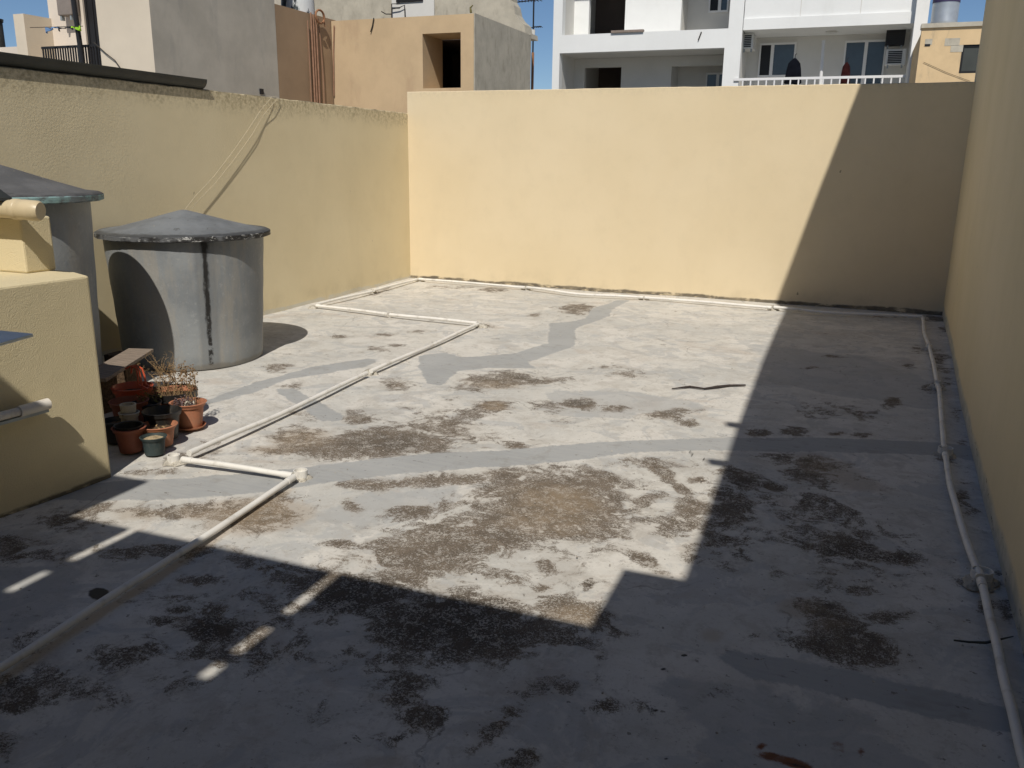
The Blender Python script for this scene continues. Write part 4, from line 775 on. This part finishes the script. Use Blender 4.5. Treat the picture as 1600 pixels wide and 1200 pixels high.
# upper loggia
Y2 = 29.5
b = MB(); holed(b, Y2, hu[0]-.1, X(1062, Y2), zs1, 8.6, [(X(919, Y2), X(975, Y2), zs1-.1, 8.3)], .2); b.build('upper_rear_wall', BM['white'], W)
b = MB(); b.box(X(1062, Y2)-.2, hu[1]+.1, Y2+1.1, Y2+1.3, zs1, 8.6); b.box(X(1062, Y2)-.2, X(1062, Y2)-.004, Y2+.2, Y2+1.1, zs1, 8.6); b.build('upper_recess_wall', BM['white2'], W)
b = MB(); b.box(X(919, Y2)-1, X(975, Y2)+1, Y2+2.5, Y2+2.6, zs1, 8.6); b.build('room', BM['room'], W)
window(1111, 1138, -40, 19, Y2+1.1, split=(.55,), open_left=True)
b = MB(); a = pos(955, 53, Y0-.02); c = pos(1005, 57, Y0-.02); b.box(a[0], c[0], Y0-.06, Y0+.10, zs1+.0, zs1+.07); b.build('sill_board', simple('brown_board', (.25, .2, .17), .8, .1, 5), W)
b = MB(); b.tube([(pos(1096, 50, Y0-.03)[0], Y0-.03, Z(50, 1096)), (pos(1091, 63, Y0-.03)[0], Y0-.03, Z(63, 1091))], .018, 6); b.build('loose_cable', BM['wire'], W)
# right bay
xb0, xb1 = X(1160), X(1434); zc0, zc1 = Z(42, 1300), Z(24, 1300)
b = MB(); b.box(xR-.0, xR+.001, Y0, Y0+.1, -9, 9)
b = MB(); b.box(xb0+.006, xb1, Y0-.06, Y0+1.9, zc0, zc1); b.build('balcony_slab', BM['white'], W)
b = MB(); b.box(xb0+.006, xb1, Y0, Y0+.15, zc1+.003, 9.0); bp = b.build('balcony_parapet', BM['white'], W)
for pxs in (1247, 1340): b = MB(); b.box(X(pxs)-.012, X(pxs)+.012, Y0-.006, Y0-.001, zc1+.02, 8.9); b.build('drip_joint', BM['white2'], W)
b = MB(); b.box(X(1425, Y0), X(1445, Y0), Y0-.35, Y0+2.2, -9, 9.6); b.build('end_column', BM['white'], W)
Y3 = 29.75; b = MB(); b.box(xb0-.3, xb1+.3, Y3, Y3+.25, -9, zc0-.004); b.build('balcony_rear_wall', BM['white2'], W)
window(1188, 1240, 68, 120, Y3, split=(.36,), open_left=True)
window(1321, 1376, 64, 150, Y3, split=(.52,), name='sliding_door')
b = MB(); zf = Z(150, 1300); b.box(xb0, xb1, Y0, Y3, zf-.25, zf); b.build('balcony_floor', BM['white2'], W)
b = MB(); a = pos(1287, 63, Y0+.9); c = pos(1287, 107, Y0+.9); b.tube([(a[0], Y0+.9, a[1]), (c[0]-.04, Y0+.9, zf)], .05, 10); b.build('prop_pipe', BM['alu'], W)
b = MB(); b.lathe([(.001, 0), (.16, 0), (.17, -.04), (.001, -.06)], (X(1296), Y0+.9, zc0-.003), 16); b.build('ceiling_lamp', BM['acw'], W)
R2 = MB(); zr = Z(119.5, 1290, Y0-.03); R2.box(X(1152), X(1423), Y0-.05, Y0-.01, zr-.07, zr); Ro = R2.build('railing', BM['alu'], W)
for k in range(20):
    xx = X(1160)+(X(1421)-X(1160))*(k+.5)/20; q = MB(); q.box(xx-.02, xx+.02, Y0-.045, Y0-.015, zf, zr-.07); o_ = q.build('baluster', BM['alu'], None, origin=tuple(W['_o'])); o_.parent = Ro; o_.location = (0, 0, 0)
b = MB(); b.box(xb0, xb1, Y0+4, Y0+4.2, -9, 9); b.box(xL, xb1, 33, 33.2, -9, 9.2); b.box(xL, xb1+.2, Y0+.1, 33, 9.2, 9.4); b.build('rear_body', BM['white2'], W)
box_ac(1386, 1413, 44, 70, Y0+1.1, .35, BM['acd'], 'dark air conditioner, upper of two beside the balcony sliding door')
box_ac(1385, 1414, 77, 101, Y0+1.0, .35, BM['acw'], 'white air conditioner, lower of two beside the balcony sliding door')
T = box_ac(1162, 1176, 52, 76, Y0+.5, .75, BM['acw'], 'white air conditioner at the left end of the balcony', True)
def coat(px0, px1, py0, py1, y, mat, label):
    a, zt_ = pos(px0, py0, y); c, zb_ = pos(px1, py1, y); cx = (a+c)/2; hw = (c-a)/2; T_ = empty('coat', (cx, y, zb_), label, 'clothes', 'coats hung on the balcony')
    H_ = zt_-zb_; S_ = [(0, .0), (.16, -.035), (.42, -.12), (.66, -.22), (.78, -.42), (.90, -.72), (1.0, -.98), (.4, -1.03), (0, -.99)]
    pr = [(cx+hw*x, y, zt_+H_*z) for x, z in S_]+[(cx-hw*x*1.02, y, zt_+H_*z*(1.0 if i % 2 else .97)) for i, (x, z) in reversed(list(enumerate(S_[1:-1])))]
    b_ = MB(); b_.prism(pr, (0, 1, 0), .16); b_.build('garment', mat, T_, bevel=.04)
    h_ = MB(); h_.tube([(cx, y+.08, zt_-.02), (cx, y+.08, zt_+.08), (cx+.04, y+.08, zt_+.11)], .012, 6); h_.build('hanger', BM['dark'], T_)
coat(1228, 1252, 90, 131, Y0+.15, simple('charcoal_wool', (.007, .008, .012), .95, .3, 6, spec=.02), 'charcoal coat hung out on the balcony beside the window')
coat(1315, 1328, 96, 131, Y0+.15, simple('maroon_wool', (.032, .010, .010), .95, .5, 9, spec=.02), 'narrow maroon garment hung beside the balcony sliding door')
# --- yellow building at the right with silver tank
YH = 24.0; YB_ = empty('yellow_house', (3, YH, -9), 'weathered yellow limestone house beside the right wall edge', 'house')
x0_, zt = pos(1441, 41, YH); zt = Z(42, 1500, YH); b = MB(); wa = pos(1504, 70, YH); wb = pos(1530, 114, YH)
holed(b, YH, x0_, x0_+6, -9, zt, [(wa[0], wa[0]+1.2, wb[1], wa[1])], .3); b.build('front_wall', BM['yellow'], YB_)
b = MB(); b.box(x0_-.02, x0_+6, YH-.05, YH+.35, zt+.001, zt+.1); b.build('coping', BM['grey2'], YB_)
b = MB(); holed(b, YH+.03, wa[0], wa[0]+1.2, wb[1], wa[1], [(wa[0]+.05, wa[0]+1.15, wb[1]+.05, wa[1]-.05)], .06); wf = b.build('window', BM['dark'], YB_)
b = MB(); b.box(wa[0]+.05, wa[0]+1.15, YH+.05, YH+.06, wb[1]+.05, wa[1]-.05); o_ = b.build('pane', simple('smoked_glass', (.06, .065, .06), .4, .1, 2), None, origin=tuple(YB_['_o'])); o_.parent = wf; o_.location = (0, 0, 0)
b = MB(); b.box(x0_, x0_+6, YH+.35, YH+4, -9, zt-.1); b.build('body', BM['yellow'], YB_)
for (pa, pb, qa, qb) in ((1477,1499,60,71),(1486,1504,71,81),(1446,1456,61,70)):
    a = pos(pa, qa, YH); c = pos(pb, qb, YH); b = MB(); b.box(a[0], c[0], YH-.006, YH-.001, c[1], a[1]); b.build('mortar_patch', BM['grey2'], YB_)
b = MB(); a = pos(1445, 69, YH); b.box(a[0], a[0]+.12, YH-.010, YH-.007, a[1]-.05, a[1]); b.build('drain_slot', BM['dark'], YB_)
a = pos(1443, 97, YH-.02); c = pos(1516, 127, YH-.02); b = MB(); b.tube([(a[0], YH-.02, a[1]), ((a[0]+c[0])/2, YH-.02, (a[1]+c[1])/2-.02), (c[0], YH-.02, c[1])], .005, 6); b.build('wall_cable', BM['wire'], YB_)
yt_ = YH+1.2; x_, z_ = pos(1474, 40, yt_); T = empty('silver_tank', (x_, yt_, zt), 'shiny silver cylindrical tank on the yellow house roof', 'water tank')
rr = (pos(1492, 30, yt_)[0]-pos(1450, 30, yt_)[0])/2; b = MB(); ztt = pos(1474, 4, yt_)[1]
b.lathe([(rr*.99, -.15), (rr, 0), (rr, .25), (rr*1.012, .27), (rr, .29), (rr, ztt-zt), (rr*.9, ztt-zt+.02)], (x_, yt_, zt), 48); b.build('body', BM['silver'], T, smooth=True)
b = MB(); b.lathe([(rr*1.03, ztt-zt-.02), (rr*1.03, ztt-zt+.08), (rr*.4, ztt-zt+.3), (.001, ztt-zt+.32)], (x_, yt_, zt), 40); b.build('lid', simple('violet_lid', (.05, .04, .10), .5, .2, 3), T, smooth=True)
for o in bpy.data.objects:
    if '_o' in o: del o['_o']
